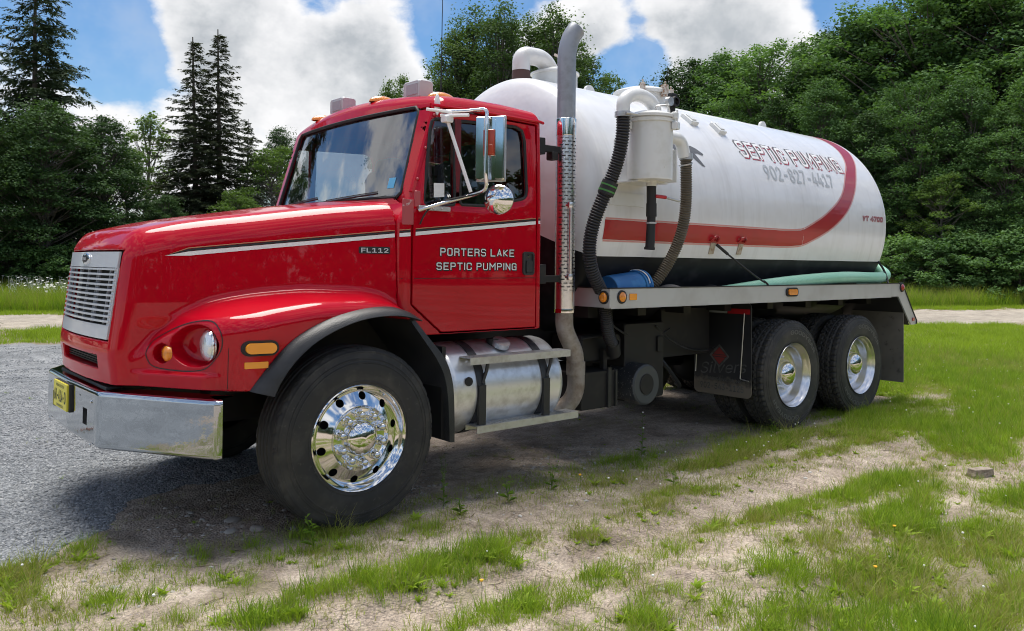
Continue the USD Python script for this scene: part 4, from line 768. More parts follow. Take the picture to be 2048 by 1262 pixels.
# model badge on the hood side
decal(HOOD, 'hood_seam', sg.box(-.7655, .86, -.7625, 1.075), mat('seam_shadow', (.05, .002, .004), .6), .001, .03); decal(HOOD, 'model_plate', rrect(.095, .292, 1.585, 1.628, .008), M_lshadow, .004, .05); decal(HOOD, 'model_badge', fit('FL112', .108, .280, 1.592, 1.621, True), mat('badge_silver', (.55, .56, .58), .4), .0065, .05)
# door handle
HANDLE = part(TRUCK, 'door_handle', [extrude(rrect(1.340, 1.445, 1.455, 1.617, .022).difference(rrect(1.352, 1.433, 1.468, 1.605, .016)), -1.076, -1.06), extrude(rrect(1.352, 1.433, 1.468, 1.605, .016), -1.066, -1.06), extrude(rrect(1.372, 1.430, 1.472, 1.556, .01), -1.074, -1.062)], M_black)
part(HANDLE, 'lock', rev([(0, -.012), (.008, -.012), (.011, -.006), (.011, 0)], 14, 'y', (1.392, -1.064, 1.585)), M_chrome)

# glass and its rubbers
def pane(parent, name, pts, y, m):
    p, f = trimesh.creation.triangulate_polygon(sg.Polygon(pts), engine='earcut'); z = p[:, 1]
    return part(parent, name, trimesh.Trimesh(np.stack([p[:, 0], y+.035*np.clip(z-2.0, 0, 1), z], 1), f, process=False), m, smooth=False)
def ring(pts, y, r, n=6): 
    p = np.array(sg.Polygon(pts).buffer(.004).exterior.coords); p = np.array([sg.LineString(p).interpolate(t, True).coords[0] for t in np.linspace(0, 1, 90)])
    return tube(np.stack([p[:, 0], y+.035*np.clip(p[:, 1]-2.0, 0, 1), p[:, 1]], 1), r, n, False)
for s in (-1, 1):
    a = pane(TRUCK, 'quarter_window', WIN_V, s*1.035, M_glass); b = pane(TRUCK, 'side_window', WIN_M, s*1.030, M_glass)
    if s < 0:
        part(a, 'window_rubber', ring(WIN_V, -1.048, .011), M_rubber); part(b, 'window_rubber', ring(WIN_M, -1.046, .012), M_rubber)
        part(a, 'notice_sticker', trimesh.Trimesh(np.array([(.60, -1.037, 1.955), (.682, -1.037, 1.962), (.682, -1.035, 2.052), (.60, -1.035, 2.048)]), [(0, 1, 2), (0, 2, 3)]), M_letter)
yy, zz = np.meshgrid(np.linspace(-.915, .915, 40), np.linspace(1.94, 2.575, 24), indexing='ij')
wv = np.stack([cab_x(yy, zz)+.022, yy, zz], -1).reshape(-1, 3); WS = part(TRUCK, 'windshield', trimesh.Trimesh(wv, grid_faces(40, 24), process=False), M_wind, smooth=True)
pr = [(y, 1.955) for y in np.linspace(-.87, .87, 30)]+[(.905, 1.985)]+[(.868+.037*(1-t), 1.985+.545*t) for t in np.linspace(.05, 1, 12)]+[(.83, 2.565)]+[(y, 2.565) for y in np.linspace(.81, -.81, 28)]+[(-.83, 2.565)]+[(-.868-.037*t, 2.53-.545*t) for t in np.linspace(0, .95, 12)]+[(-.905, 1.985), (-.87, 1.955)]
pr = np.array(pr); part(WS, 'windshield_rubber', tube(np.stack([cab_x(pr[:, 0], pr[:, 1])+.006, pr[:, 0], pr[:, 1]], 1), .012, 6, False), M_rubber)
M_blue = mat('sticker_blue', (.10, .38, .62), .5)
st = [(-.80, 2.02), (-.735, 2.02), (-.735, 2.09), (-.80, 2.09)]
part(WS, 'inspection_sticker', trimesh.Trimesh(np.array([(cab_x(np.array(y), np.array(z))+.019, y, z) for y, z in st]), [(0, 1, 2), (0, 2, 3)]), M_blue)
for y0, y1 in ((-.10, -.70), (.62, .05)):
    p = np.array([(cab_x(np.array(y), np.array(z))-.015, y, z) for t, y, z in zip(np.linspace(0, 1, 6), np.linspace(y0, y1, 6), np.linspace(1.955, 1.985, 6))])
    part(TRUCK, 'wiper', [tube(p, .007, 6), tube(p+[0, 0, .012], .0035, 4)], M_rubber)
# cab interior
part(TRUCK, 'dashboard', [box(.45, .78, -.98, .98, 1.55, 1.93, .05), box(.48, .74, -.86, -.30, 1.9, 2.0, .04)], M_dash)
part(TRUCK, 'steering_wheel', trimesh.creation.torus(.235, .016, 40, 10).apply_transform(trimesh.transformations.concatenate_matrices(trimesh.transformations.translation_matrix((.80, -.52, 1.93)), trimesh.transformations.rotation_matrix(-.75, (0, 1, 0)))), M_rubber)
for y in (-.52, .55): part(TRUCK, 'seat', [box(1.16, 1.32, y-.26, y+.26, 1.55, 2.30, .10), box(.86, 1.32, y-.27, y+.27, 1.42, 1.62, .06), box(1.19, 1.29, y-.15, y+.15, 2.26, 2.40, .06)], M_seat)
part(TRUCK, 'rear_window', trimesh.Trimesh(np.array([(1.51, -.57, 1.97), (1.51, .57, 1.97), (1.51, .57, 2.43), (1.51, -.57, 2.43)]), [(0, 1, 2), (0, 2, 3)]), glass_mat('rear_glass', (.10, .12, .13), 1.6))
part(TRUCK, 'cab_floor', box(.42, 1.50, -1.0, 1.0, 1.10, 1.16), M_dash)
part(TRUCK, 'quarter_window_post', box(.755, .803, -1.052, -1.030, 1.91, 2.48, .008), M_maroon)
part(TRUCK, 'drip_rail', tube([(.56, -1.045, 2.548), (.9, -1.05, 2.553), (1.5, -1.05, 2.55), (1.555, -1.03, 2.548)], .011, 6), M_red)
pil = [(cab_x(np.array(-.99), np.array(z))+.012, -1.005  , z) for z in (1.98, 2.2, 2.42, 2.56)]
PIL = part(TRUCK, 'pillar_cover', [tube(np.array(pil)+[.0, .004, 0], .024, 8)], M_red, label='windshield pillar with chipped paint')
for t in (.15, .5, .72, .88): q = np.array(pil[0])*(1-t)+np.array(pil[-1])*t; part(PIL, 'bolt', trimesh.creation.icosphere(1, .009).apply_translation(q+[-.008, -.026, 0]), M_redfade)
q = np.array(pil[-1]); part(PIL, 'bare_patch', trimesh.creation.icosphere(2, 1.).apply_scale((.022, .012, .07)).apply_translation(q+[0, -.018, .0]), M_letter)
part(TRUCK, 'cowl_panel', [box(.345, .425, -1.071, -1.058, 1.77, 1.93, .01), box(.432, .47, -1.078, -1.06, 1.885, 1.985, .008)], M_redfade, label='bolted red cowl patch and upper door hinge')
# roof lamps
def roof_z(x, y):
    z = 3.0
    for _ in range(60): z -= float(cab_out(np.array(x), np.array(y), np.array(z)))*.8
    return z
for (x, y, w) in ((.76, -.60, .10), (.70, .36, .10)):
    z = roof_z(x, y)-.012
    L_ = part(TRUCK, 'roof_lamp', [box(x-.06, x+.06, y-w, y+w, z, z+.125, .02)], mat('lamp_shell', (.5, .51, .53), .35))
    part(L_, 'lamp_front', box(x-.066, x-.058, y-w+.018, y+w-.05, z+.025, z+.10, .004), mat('lamp_lens', (.42, .40, .44), .12, coat=.8))
for (x, y) in ((.82, -.80), (.68, -.27), (.68, .62), (.82, .80)):
    z = roof_z(x, y)-.014; m = trimesh.creation.icosphere(3, 1.).apply_scale((.115, .045, .052)); part(TRUCK, 'marker_lamp', m.slice_plane((0, 0, 0), (0, 0, 1)).apply_translation((x, y, z)), M_amber)
part(TRUCK, 'antenna', [tube([(.94, -.62, 2.68), (.943, -.62, 3.05), (.947, -.62, 3.6)], [.006, .0035, .0025], 5), box(.915, .965, -.645, -.595, 2.655, 2.69, .01)], M_lshadow)
# ------------------------------------------------------------------ grille
def gx_(y, z, back=.0): return nose_x(y, z)+.004+back
def gy(z): return .555-.05*(1.585-z)
def patch(z0, z1, y0, y1, back, thick=.012, n=17, m=3):
    """a slab that follows the bow of the nose; y0, y1 are fractions of the half width"""
    Z = np.linspace(z0, z1, m); T = np.linspace(y0, y1, n); A = np.stack([np.stack([gx_(t*gy(Z), Z, back), t*gy(Z), Z], -1) for t in T]); B = A+[thick, 0, 0]
    f = grid_faces(n, m); a, b = A.reshape(-1, 3), B.reshape(-1, 3); k = len(a)
    q = lambda i: np.array([(i[j], i[j+1], i[j+1]+k) for j in range(len(i)-1)]+[(i[j], i[j+1]+k, i[j]+k) for j in range(len(i)-1)])
    e1, e2, e3, e4 = np.arange(m), np.arange(m)+(n-1)*m, np.arange(n)*m, np.arange(n)*m+m-1
    return trimesh.Trimesh(np.vstack([a, b]), np.vstack([f, f[:, ::-1]+k, q(e1), q(e2), q(e3), q(e4)]), process=False)
GR = part(TRUCK, 'grille', [patch(1.488, 1.576, -.97, .97, -.004), patch(1.094, 1.170, -.98, .98, -.004), patch(1.17, 1.488, .90, .98, .0, .02, 3), patch(1.17, 1.488, -.98, -.90, .0, .02, 3)], M_greyp, smooth=25)
for k in range(11):
    z = 1.185+k*.0288; zz_ = patch(z, z+.0108, -.965, .965, -.008, .022); part(GR, 'slat', zz_, M_greyp, smooth=25)
for t in (-.72, -.40, -.34, 0, .34, .40, .72): part(GR, 'grille_bar', patch(1.175, 1.486, t-.008, t+.008, .014, .012, 2, 2), M_greyp)
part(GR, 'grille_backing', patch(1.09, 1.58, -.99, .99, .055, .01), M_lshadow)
bd = part(GR, 'nose_badge', trimesh.creation.icosphere(3, 1.).apply_scale((.014, .085, .036)).apply_translation((gx_(0, 1.535)-.006, 0, 1.535)), M_chrome)
part(bd, 'badge_field', trimesh.creation.icosphere(3, 1.).apply_scale((.012, .072, .026)).apply_translation((gx_(0, 1.535)-.0105, 0, 1.535)), M_lshadow)
tp = fit('FREIGHTLINER', -.055, .055, 1.527, 1.543, True); p_, f_ = fine(tp, .2)
part(bd, 'badge_lettering', trimesh.Trimesh(np.stack([np.full(len(p_), gx_(0, 1.535)-.0235), -p_[:, 0], p_[:, 1]], 1), f_, process=False), M_letter)
IN = part(TRUCK, 'lower_intake', box(-1.14, -1.13, -.41, .41, .925, 1.005), M_lshadow)
for k in range(5): part(IN, 'intake_slat', box(-1.185, -1.14, -.40, .40, .938+k*.0135, .9425+k*.0135), M_black)

# ------------------------------------------------------------------ lamps in the fenders (both sides)
M_lamp = mat('headlamp_glass', (.72, .74, .76), .08, metal=.75, coat=1., bump=(60., .004))
for s in (-1, 1):
    h = rev([(0, -.032), (.03, -.030), (.058, -.022), (.078, -.008), (.083, .004), (.083, .02)], 40, 'x'); part(TRUCK, 'headlamp', h.apply_translation((-.826, s*1.000, 1.080)), M_lamp, smooth=50)
    part(TRUCK, 'lamp_ring', trimesh.creation.torus(.085, .006, 40, 8).apply_transform(trimesh.transformations.rotation_matrix(PI/2, (0, 1, 0))).apply_translation((-.822, s*1.000, 1.080)), M_chrome)
    h = rev([(0, -.016), (.022, -.014), (.038, -.005), (.0425, .004), (.0425, .02)], 28, 'x'); part(TRUCK, 'turn_signal', h.apply_translation((-.976, s*.803, 1.030)), M_amber, smooth=50)
def stadium(x0, x1, z0, z1): return sg.LineString([(x0+(z1-z0)/2, (z0+z1)/2), (x1-(z1-z0)/2, (z0+z1)/2)]).buffer((z1-z0)/2, quad_segs=8)
def skin_plate(poly, fn, off, thick, shrink=0.):
    m = extrude(poly, 0., thick); c = poly.centroid; y = on_skin(fn, [(c.x, c.y)], 0.)[0, 1]
    x0, _, x1, _ = poly.bounds; a = on_skin(fn, [(x0, c.y), (x1, c.y)], 0.); v = m.vertices.copy(); v[:, 1] += np.interp(v[:, 0], [x0, x1], a[:, 1])-off; m.vertices = v; return m
SM = part(TRUCK, 'side_marker', skin_plate(stadium(-.712, -.520, 1.030, 1.112), body, .020, .028), M_rubber)
part(SM, 'marker_lens', skin_plate(stadium(-.695, -.537, 1.043, 1.099), body, .030, .02), M_orange)
RF = part(TRUCK, 'side_reflector', skin_plate(rrect(-.692, -.572, .964, .998, .004), body, .008, .012), M_orange)
# wheel arch flare
fo = np.array([(-.665, .845), (-.60, .935), (-.50, 1.05), (-.392, 1.135), (-.243, 1.205), (-.10, 1.245), (.05, 1.268), (.22, 1.266), (.33, 1.228), (.385, 1.192)])
fi = np.array([(-.555, .815), (-.515, .90), (-.44, 1.0), (-.33, 1.09), (-.21, 1.15), (-.09, 1.19), (.05, 1.213), (.20, 1.216), (.31, 1.200), (.372, 1.180)])
tt = np.linspace(0, 1, len(fo)); ts = np.linspace(0, 1, 40); fo, fi = CubicSpline(tt, fo)(ts), CubicSpline(tt, fi)(ts)
for s in (-1, 1):
    yo = on_skin(body, fo, .004)[:, 1]; yl = np.minimum(yo, -1.19)
    rows = [np.stack([fo[:, 0], s*-yo, fo[:, 1]], 1), np.stack([fo[:, 0]*.85+fi[:, 0]*.15, s*-(yl-.03), fo[:, 1]*.85+fi[:, 1]*.15], 1), np.stack([fo[:, 0]*.5+fi[:, 0]*.5, s*-(yl-.058), fo[:, 1]*.5+fi[:, 1]*.5], 1), np.stack([fi[:, 0]*.93+fo[:, 0]*.07, s*-(yl-.072), fi[:, 1]*.93+fo[:, 1]*.07], 1), np.stack([fi[:, 0], s*-(yl-.066), fi[:, 1]], 1), np.stack([fi[:, 0]*1.0, s*-(yl+.25), fi[:, 1]], 1)]
    part(TRUCK, 'fender_flare', trimesh.Trimesh(np.stack(rows, 1).reshape(-1, 3), grid_faces(40, 6), process=False), M_black, smooth=40)
    ro = np.array([(.36, 1.205), (.50, 1.055), (.60, .945), (.655, .845), (.685, .70), (.695, .395)]); ri = np.array([(.335, 1.185), (.455, 1.04), (.545, .925), (.60, .82), (.628, .69), (.645, .405)])
    t6 = np.linspace(0, 1, 6); ro, ri = PchipInterpolator(t6, ro)(np.linspace(0, 1, 24)), PchipInterpolator(t6, ri)(np.linspace(0, 1, 24))
    rows = [np.stack([ro[:, 0], np.full(24, s*1.06), ro[:, 1]], 1), np.stack([ro[:, 0], np.full(24, s*1.165), ro[:, 1]], 1), np.stack([ri[:, 0], np.full(24, s*1.18), ri[:, 1]], 1), np.stack([ri[:, 0], np.full(24, s*.62), ri[:, 1]], 1)]
    part(TRUCK, 'splash_guard', trimesh.Trimesh(np.stack(rows, 1).reshape(-1, 3), grid_faces(24, 4), process=False), M_black, smooth=40)
part(TRUCK, 'wheel_well', [box(-.66, -.62, -.62, .62, .55, 1.25), box(.62, .65, -1.12, 1.12, .42, 1.0), box(-.62, .62, -.62, -.60, .75, 1.3), box(-.62, .62, .60, .62, .75, 1.3)], M_dark)
part(TRUCK, 'engine', [box(-1.02, .30, -.45, .45, .55, 1.5, .1), box(-.75, .3, -.55, .55, .88, .92)], M_dark)

# ------------------------------------------------------------------ bumper
plan = bent([(-.835, -1.258), (-.868, -1.258), (-1.262, -.597), (-1.276, 0), (-1.262, .597), (-.868, 1.258), (-.835, 1.258)], .03, 5)
nrm2 = np.gradient(plan, axis=0); nrm2 = np.stack([nrm2[:, 1], -nrm2[:, 0]], 1); nrm2 /= np.linalg.norm(nrm2, axis=1, keepdims=True)   # points inwards or outwards
if (nrm2[len(plan)//2] @ np.array([-1, 0])) < 0: nrm2 = -nrm2
prof = [(-.16, .826), (-.030, .826), (-.012, .823), (-.002, .814), (.0, .80), (.0, .548), (-.002, .534), (-.012, .524), (-.030, .520), (-.07, .520)]
# holes: cut as real openings by leaving out a window of a finely divided front face
M_bump = mat('bumper_chrome', (.50, .54, .58), .025, metal=1., bump=(18., .0008), var=(4., (.44, .48, .52), .45, .7))
L2 = np.r_[0, np.cumsum(np.linalg.norm(np.diff(plan, axis=0), axis=1))]; mid = L2[-1]/2
S_ = np.unique(np.r_[np.linspace(0, L2[-1], 60), L2, mid+np.array([-.42, -.335, .335, .42])]); PL = np.stack([np.interp(S_, L2, plan[:, k]) for k in (0, 1)], 1); NL = np.stack([np.interp(S_, L2, nrm2[:, k]) for k in (0, 1)], 1)
prof2 = prof[:5]+[(.0, .71), (.0, .62)]+prof[5:]
bw = np.stack([np.stack([PL[:, 0]+NL[:, 0]*o, PL[:, 1]+NL[:, 1]*o, np.full(len(PL), z)], 1) for o, z in prof2], 1); m_ = len(prof2)
fb = []
for i in range(len(S_)-1):
    c = (S_[i]+S_[i+1])/2-mid
    for j in range(m_-1):
        if j == 5 and .335 < abs(c) < .42: continue
        a = i*m_+j; fb += [(a, a+m_, a+m_+1), (a, a+m_+1, a+1)]
BM = part(TRUCK, 'bumper', trimesh.Trimesh(bw.reshape(-1, 3), np.array(fb), process=False), M_bump, smooth=50)
for s in (-1, 1):
    part(BM, 'bumper_end', trimesh.Trimesh(np.array([(-.835, s*1.258, .80), (-.835, s*1.258, .53), (-.845, s*1.18, .53), (-.845, s*1.18, .80)]), [(0, 1, 2), (0, 2, 3)]), M_bump)
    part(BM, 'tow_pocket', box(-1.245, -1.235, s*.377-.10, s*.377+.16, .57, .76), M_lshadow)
    for y, z in ((.50, .79), (.50, .555), (.26, .80), (.285, .80)): part(BM, 'bumper_bolt', trimesh.creation.icosphere(1, .010 if y == .5 else .006).apply_scale((.5, 1, 1)).apply_translation((-1.268, s*y, z-.03)), M_chrome if y == .5 else M_lshadow)
part(TRUCK, 'bumper_top', [box(-1.20, -1.12, -.52, .52, .815, .835, .004), box(-1.15, -.95, -.48, .48, .74, .80)], M_black)
PLT = part(TRUCK, 'number_plate', box(-1.298, -1.286, -.085, .245, .648, .802, .003), mat('plate_yellow', (.72, .63, .05), .45))
part(PLT, 'plate_holder', box(-1.286, -1.272, -.105, .245, .645, .805), M_lshadow)
M_plt = mat('plate_ink', (.05, .055, .02), .6)
for txt, y0, y1, z0, z1 in (('60-414-D', .225, -.065, .685, .757), ('NOVA SCOTIA', .175, -.02, .772, .788), ('COMMERCIAL', .165, -.01, .657, .670)):
    p_, f_ = fine(fit(txt, 0, abs(y0-y1), z0, z1, True), .5); part(PLT, 'plate_text', trimesh.Trimesh(np.stack([np.full(len(p_), -1.2992), y0-p_[:, 0], p_[:, 1]], 1), f_, process=False), M_plt)
# ------------------------------------------------------------------ wheels
def tyre(R, W, kind, n=220):
    """tyre round the y axis, outer side wall at y = 0, running inwards to y = W"""
    pr = [(.292, .03), (.300, .012), (.312, .004), (.320, .002), (.322, -.001), (.328, -.001), (.330, .001), (.345, -.003), (.372, -.007), (.41, -.007), (.430, -.003), (.432, -.006), (.437, -.005), (.439, -.001), (.452, .003), (.454, -.000), (.459, .001), (.461, .005), (.470, .008), (R-.030, .014), (R-.028, .011), (R-.022, .013), (R-.020, .019), (R-.010, .024)]
    sh = [(R-.004, .030), (R-.001, .036)]
    tr = [(R+.004*math.sin(PI*t), .036+(W-.072)*t) for t in np.linspace(.0, 1, 27)]
    half = pr+sh+tr; back = [(r_, W-y) for r_, y in (pr+sh)[::-1]]
    P_ = np.array(half+back); k0, k1 = len(pr)+len(sh)-3, len(pr)+len(sh)+len(tr)+2
    th = np.arange(n)*2*PI/n; TH, RR = np.meshgrid(th, P_[:, 0], indexing='ij'); YY = np.broadcast_to(P_[:, 1], RR.shape); RR = RR.copy()
    c = (YY-W/2)/(W/2); tread = np.zeros(len(P_), bool); tread[k0:k1] = True
    if kind == 'rib':
        g = sum(np.exp(-((c-q)/.035)**2) for q in (-.62, -.30, 0, .30, .62)); g = np.clip(g, 0, 1)
        sipe = (np.sin(TH*64)**2 > .93)*(np.abs(c) > .72)*.55+(np.sin(TH*110+9*c)**2 > .9)*.12
    else:
        lug = (np.modf((TH/(2*PI)*54+.35*np.abs(c)*1.6+(c > 0)*.5) % 1)[0] < .26)*(np.abs(c) > .40); mid_ = (np.modf((TH/(2*PI)*54+.5+c*1.2) % 1)[0] < .2)*(np.abs(c) <= .40)
        g = np.clip(np.exp(-((np.abs(c)-.40)/.05)**2)+np.exp(-(c/.04)**2), 0, 1); sipe = np.maximum(lug, mid_)
    RR[:, tread] -= (.014*np.maximum(g, sipe))[:, tread]
    side = ~tread; RR = RR+0*side
    v = np.stack([RR*np.cos(TH), YY, RR*np.sin(TH)], -1).reshape(-1, 3); m = len(P_); i, j = np.meshgrid(np.arange(n), np.arange(m-1), indexing='ij'); ii = (i+1) % n
    q = np.stack([i*m+j, ii*m+j, ii*m+j+1, i*m+j+1], -1).reshape(-1, 4); return trimesh.Trimesh(v, np.vstack([q[:, [0, 1, 2]], q[:, [0, 2, 3]]]), process=False)
def rubber(name, base, dust):
    return mat(name, base, .62, var=(6., dust, .46, .78), dirt=(30., tuple(1.6*np.array(dust)), .60, .82), bump=(240., .0012))
M_tyre = rubber('tyre_rubber', (.020, .020, .021), (.060, .056, .050)); M_tyre2 = rubber('tyre_rubber_dusty', (.030, .029, .028), (.075, .068, .06))
M_tlet = mat('tyre_lettering', (.115, .112, .105), .6)
def place(m, x, y, z, s=1):
    m = m.copy(); v = m.vertices*[1, s, 1]+[x, y, z]; return trimesh.Trimesh(v, m.faces if s > 0 else m.faces[:, ::-1], process=False)
def ring_text(txt, r0, h, a0, span):
    p = text_poly(txt, h, True); a, b, c, d = p.bounds; v, f = fine(p, h*.5); th = a0-(v[:, 0]-a)/(c-a)*span; rr = r0+v[:, 1]*h/(d-b)
    return trimesh.Trimesh(np.stack([rr*np.cos(th), np.zeros(len(v)), rr*np.sin(th)], 1), f, process=False)
def mf_rev(prof, n=72): return m3.Manifold.revolve(m3.CrossSection([np.array(prof)]), n)      # (radius, height) about z, to be turned to y
def to_y(man): 
    m = tm(man); v = m.vertices; return trimesh.Trimesh(np.stack([v[:, 0], v[:, 2], v[:, 1]], 1), m.faces[:, ::-1], process=False)
def front_wheel(x, y, z, s):
    """s = 1: outer face towards -y"""
    W_ = numbered(TRUCK, 'front_wheel'); UsdGeom.Xform.Define(stage, W_); part(W_, 'tyre', place(tyre(.523, .29, 'rib'), x, y, z, s), M_tyre, smooth=32)
    prof = [(.300, .004), (.305, .000), (.311, .006), (.306, .03), (.285, .05), (.262, .060), (.200, .030), (.196, .040), (.150, .046), (.150, .030), (.172, .022), (.186, .006), (.194, .010), (.215, .022), (.262, .044), (.278, .036), (.288, .018)]
    man = mf_rev(prof, 96)
    for k in range(10):
        a = k*2*PI/10+.22; man = man-m3.Manifold.cylinder(.3, .0235, .0235, 20, True).translate([.240*math.cos(a), .240*math.sin(a), .03])
    part(W_, 'rim', place(to_y(man), x, y, z, s), M_chrome, smooth=35)
    hub = rev([(.176, .030), (.170, .026), (.166, .020), (.120, .018), (.102, .018), (.100, .010), (.101, -.004), (.098, -.016), (.088, -.032), (.066, -.046), (.036, -.054), (0, -.057)], 64)
    part(W_, 'hub_cover', place(hub, x, y, z, s), M_chrome, smooth=45)
    for k in range(10):
        a = k*2*PI/10+.40; nut = rev([(.0300, .022), (.0315, .012), (.0290, .004), (.0225, .000), (.0225, -.022), (.0205, -.035), (.015, -.044), (.006, -.048), (0, -.0485)], 14)
        part(W_, 'lug_nut', place(nut, x+.138*math.cos(a), y, z+.138*math.sin(a), s), M_chrome, smooth=35)
    part(W_, 'wheel_back', place(rev([(0, .10), (.27, .10), (.29, .06)], 40), x, y, z, s), M_lshadow)
def rear_wheel(x, y, z, s, name='rear_wheel', outer=True, txt=True):
    W_ = numbered(TRUCK, name); UsdGeom.Xform.Define(stage, W_); part(W_, 'tyre', place(tyre(.515, .275, 'lug'), x, y, z, s), M_tyre2, smooth=32)
    if not outer: return
    rim = rev([(.286, .022), (.297, .006), (.303, .000), (.301, -.004), (.295, .000), (.288, .016), (.280, .030), (.262, .045), (.256, .07), (.252, .120), (.236, .150), (.215, .160), (.135, .168), (.128, .165), (0, .165)], 80)
    part(W_, 'rim', place(rim, x, y, z, s), M_polish, smooth=40)
    cap = rev([(.128, .17), (.124, .140), (.122, .085), (.118, .062), (.104, .040), (.080, .024), (.045, .014), (0, .010)], 56); part(W_, 'hub_cap', place(cap, x, y, z, s), M_chrome, smooth=45)
    for k in range(10):
        a = k*2*PI/10; part(W_, 'lug_nut', place(rev([(.017, .17), (.017, .140), (.010, .130), (0, .129)], 10), x+.165*math.cos(a), y, z+.165*math.sin(a), s), M_polish, smooth=30)
    if txt:
        part(W_, 'sidewall_lettering', place(trimesh.util.concatenate([ring_text('GOODYEAR', .385, .042, a0, 1.25) for a0 in (1.75, 1.75+PI)]), x, y-.0085, z, 1), M_tlet)
front_wheel(0, -1.195, .517, 1); front_wheel(0, 1.195, .517, -1)
for x in (4.647, 5.967):
    rear_wheel(x, -1.205, .508, 1); rear_wheel(x, 1.205, .508, -1, txt=False); rear_wheel(x, -.875, .508, 1, 'inner_wheel', False); rear_wheel(x, .875, .508, -1, 'inner_wheel', False)
for x in (0, 4.647, 5.967): part(TRUCK, 'axle', [tube([(x, -1.0, .51), (x, 1.0, .51)], .07, 12), trimesh.creation.icosphere(2, .20 if x else .1).apply_translation((x, 0, .51))], M_dark)
# ------------------------------------------------------------------ chassis
part(TRUCK, 'frame_rail', [box(-1.1, 7.0, s*.43-.04, s*.43+.04, .80, 1.08) for s in (-1, 1)], M_dark)
part(TRUCK, 'sub_frame', [box(2.0, 6.9, s*.43-.05, s*.43+.05, 1.08, 1.21) for s in (-1, 1)]+[box(x, x+.1, -.95, .95, 1.12, 1.205) for x in (2.12, 2.7, 3.3, 3.9, 4.6, 5.3, 5.97, 6.6)], M_dark)
for s in (-1, 1): part(TRUCK, 'spring_pack', [box(4.75, 5.85, s*.55-.05, s*.55+.05, .62, .76, .03), box(5.15, 5.45, s*.55-.08, s*.55+.08, .5, 1.0, .05)], M_dark)
part(TRUCK, 'gearbox', [box(.6, 1.9, -.3, .3, .5, 1.0, .1), tube([(1.9, 0, .62), (4.6, 0, .55)], .06, 12)], M_dark)

# ------------------------------------------------------------------ deck
DK = part(TRUCK, 'deck', [box(2.10, 6.92, -1.20, 1.20, 1.205, 1.217)], M_dark)
T0, T1, ZB, ZT = 2.08, 6.90, 1.211, 1.353
part(DK, 'side_rail', [box(2.083, 6.62, -1.222, -1.205, ZB, ZT, .003), box(2.083, 6.62, -1.222, -1.15, ZB-.008, ZB, .002)], M_bed, label='dented aluminium deck rail on the near side')
part(DK, 'side_rail', box(2.083, 6.9, 1.205, 1.222, ZB, ZT, .003), M_bed)
part(DK, 'front_rail', box(2.066, 2.083, -1.222, 1.222, ZB, ZT, .003), M_bed)
part(DK, 'rail_cap', [box(2.06, 6.905, s*1.213-.014, s*1.213+.014, ZT, ZT+.008) for s in (-1, 1)]+[box(2.06, 2.09, -1.19, 1.19, ZT, ZT+.008)], M_lshadow)
tail = sg.Polygon([(6.62, 1.211), (6.62, 1.353), (6.885, 1.353), (6.93, 1.30), (7.10, 1.09), (7.24, .93), (7.245, .905), (7.225, .885), (7.11, .885), (7.06, .93), (6.80, 1.205), (6.77, 1.213)])
for s in (-1, 1): part(DK, 'tail_panel', extrude(tail, s*1.214-.008, s*1.214+.008), M_bed)
part(DK, 'tail_edge', tube([(6.80, -1.222, 1.357), (6.885, -1.222, 1.357), (6.935, -1.222, 1.30), (7.105, -1.222, 1.09), (7.247, -1.222, .93), (7.235, -1.222, .888)], .010, 6), M_lshadow)
part(DK, 'tail_sheet', [trimesh.Trimesh(np.array([(6.90, -1.205, 1.30), (6.90, 1.205, 1.30), (7.235, 1.205, .90), (7.235, -1.205, .90)]), [(0, 1, 2), (0, 2, 3)]), trimesh.Trimesh(np.array([(6.78, -1.205, 1.2), (6.78, 1.205, 1.2), (7.10, 1.205, .88), (7.10, -1.205, .88)]), [(0, 1, 2), (0, 2, 3)])], M_dark)
part(TRUCK, 'tail_light_box', box(7.16, 7.40, -1.05, -.75, 1.0, 1.12, .01), M_bed)
for (x, z, m, r_, d) in ((2.198, 1.291, M_amber, .038, 0), (6.872, 1.310, M_redlens, .038, 0), ):
    L_ = part(TRUCK, 'clearance_light', rev([(0, -.006), (r_*1.28, -.006), (r_*1.35, .0), (r_*1.35, .01)], 28, 'y', (x, -1.226, z)), M_rubber)
    part(L_, 'light_lens', rev([(0, -.022), (r_*.6, -.018), (r_*.95, -.008), (r_, .0)], 24, 'y', (x, -1.228, z)), m)
L_ = part(TRUCK, 'clearance_light', rev([(0, -.006), (.049, -.006), (.051, .0), (.051, .01)], 28, 'x', (2.062, -1.165, 1.288)), M_rubber); part(L_, 'light_lens', rev([(0, -.02), (.025, -.017), (.036, -.008), (.038, .0)], 24, 'x', (2.058, -1.165, 1.288)), M_amber)
part(TRUCK, 'deck_reflector', extrude(rrect(2.285, 2.365, 1.266, 1.314, .004), -1.2285, -1.221), M_orange)
L_ = part(TRUCK, 'clearance_light', extrude(rrect(4.47, 4.68, 1.252, 1.334, .038), -1.232, -1.221), M_rubber); part(L_, 'light_lens', extrude(rrect(4.50, 4.65, 1.266, 1.320, .022), -1.243, -1.23), M_amber)
part(TRUCK, 'clearance_light', extrude(rrect(7.135, 7.185, .925, .965, .012), -1.232, -1.221), M_redlens)
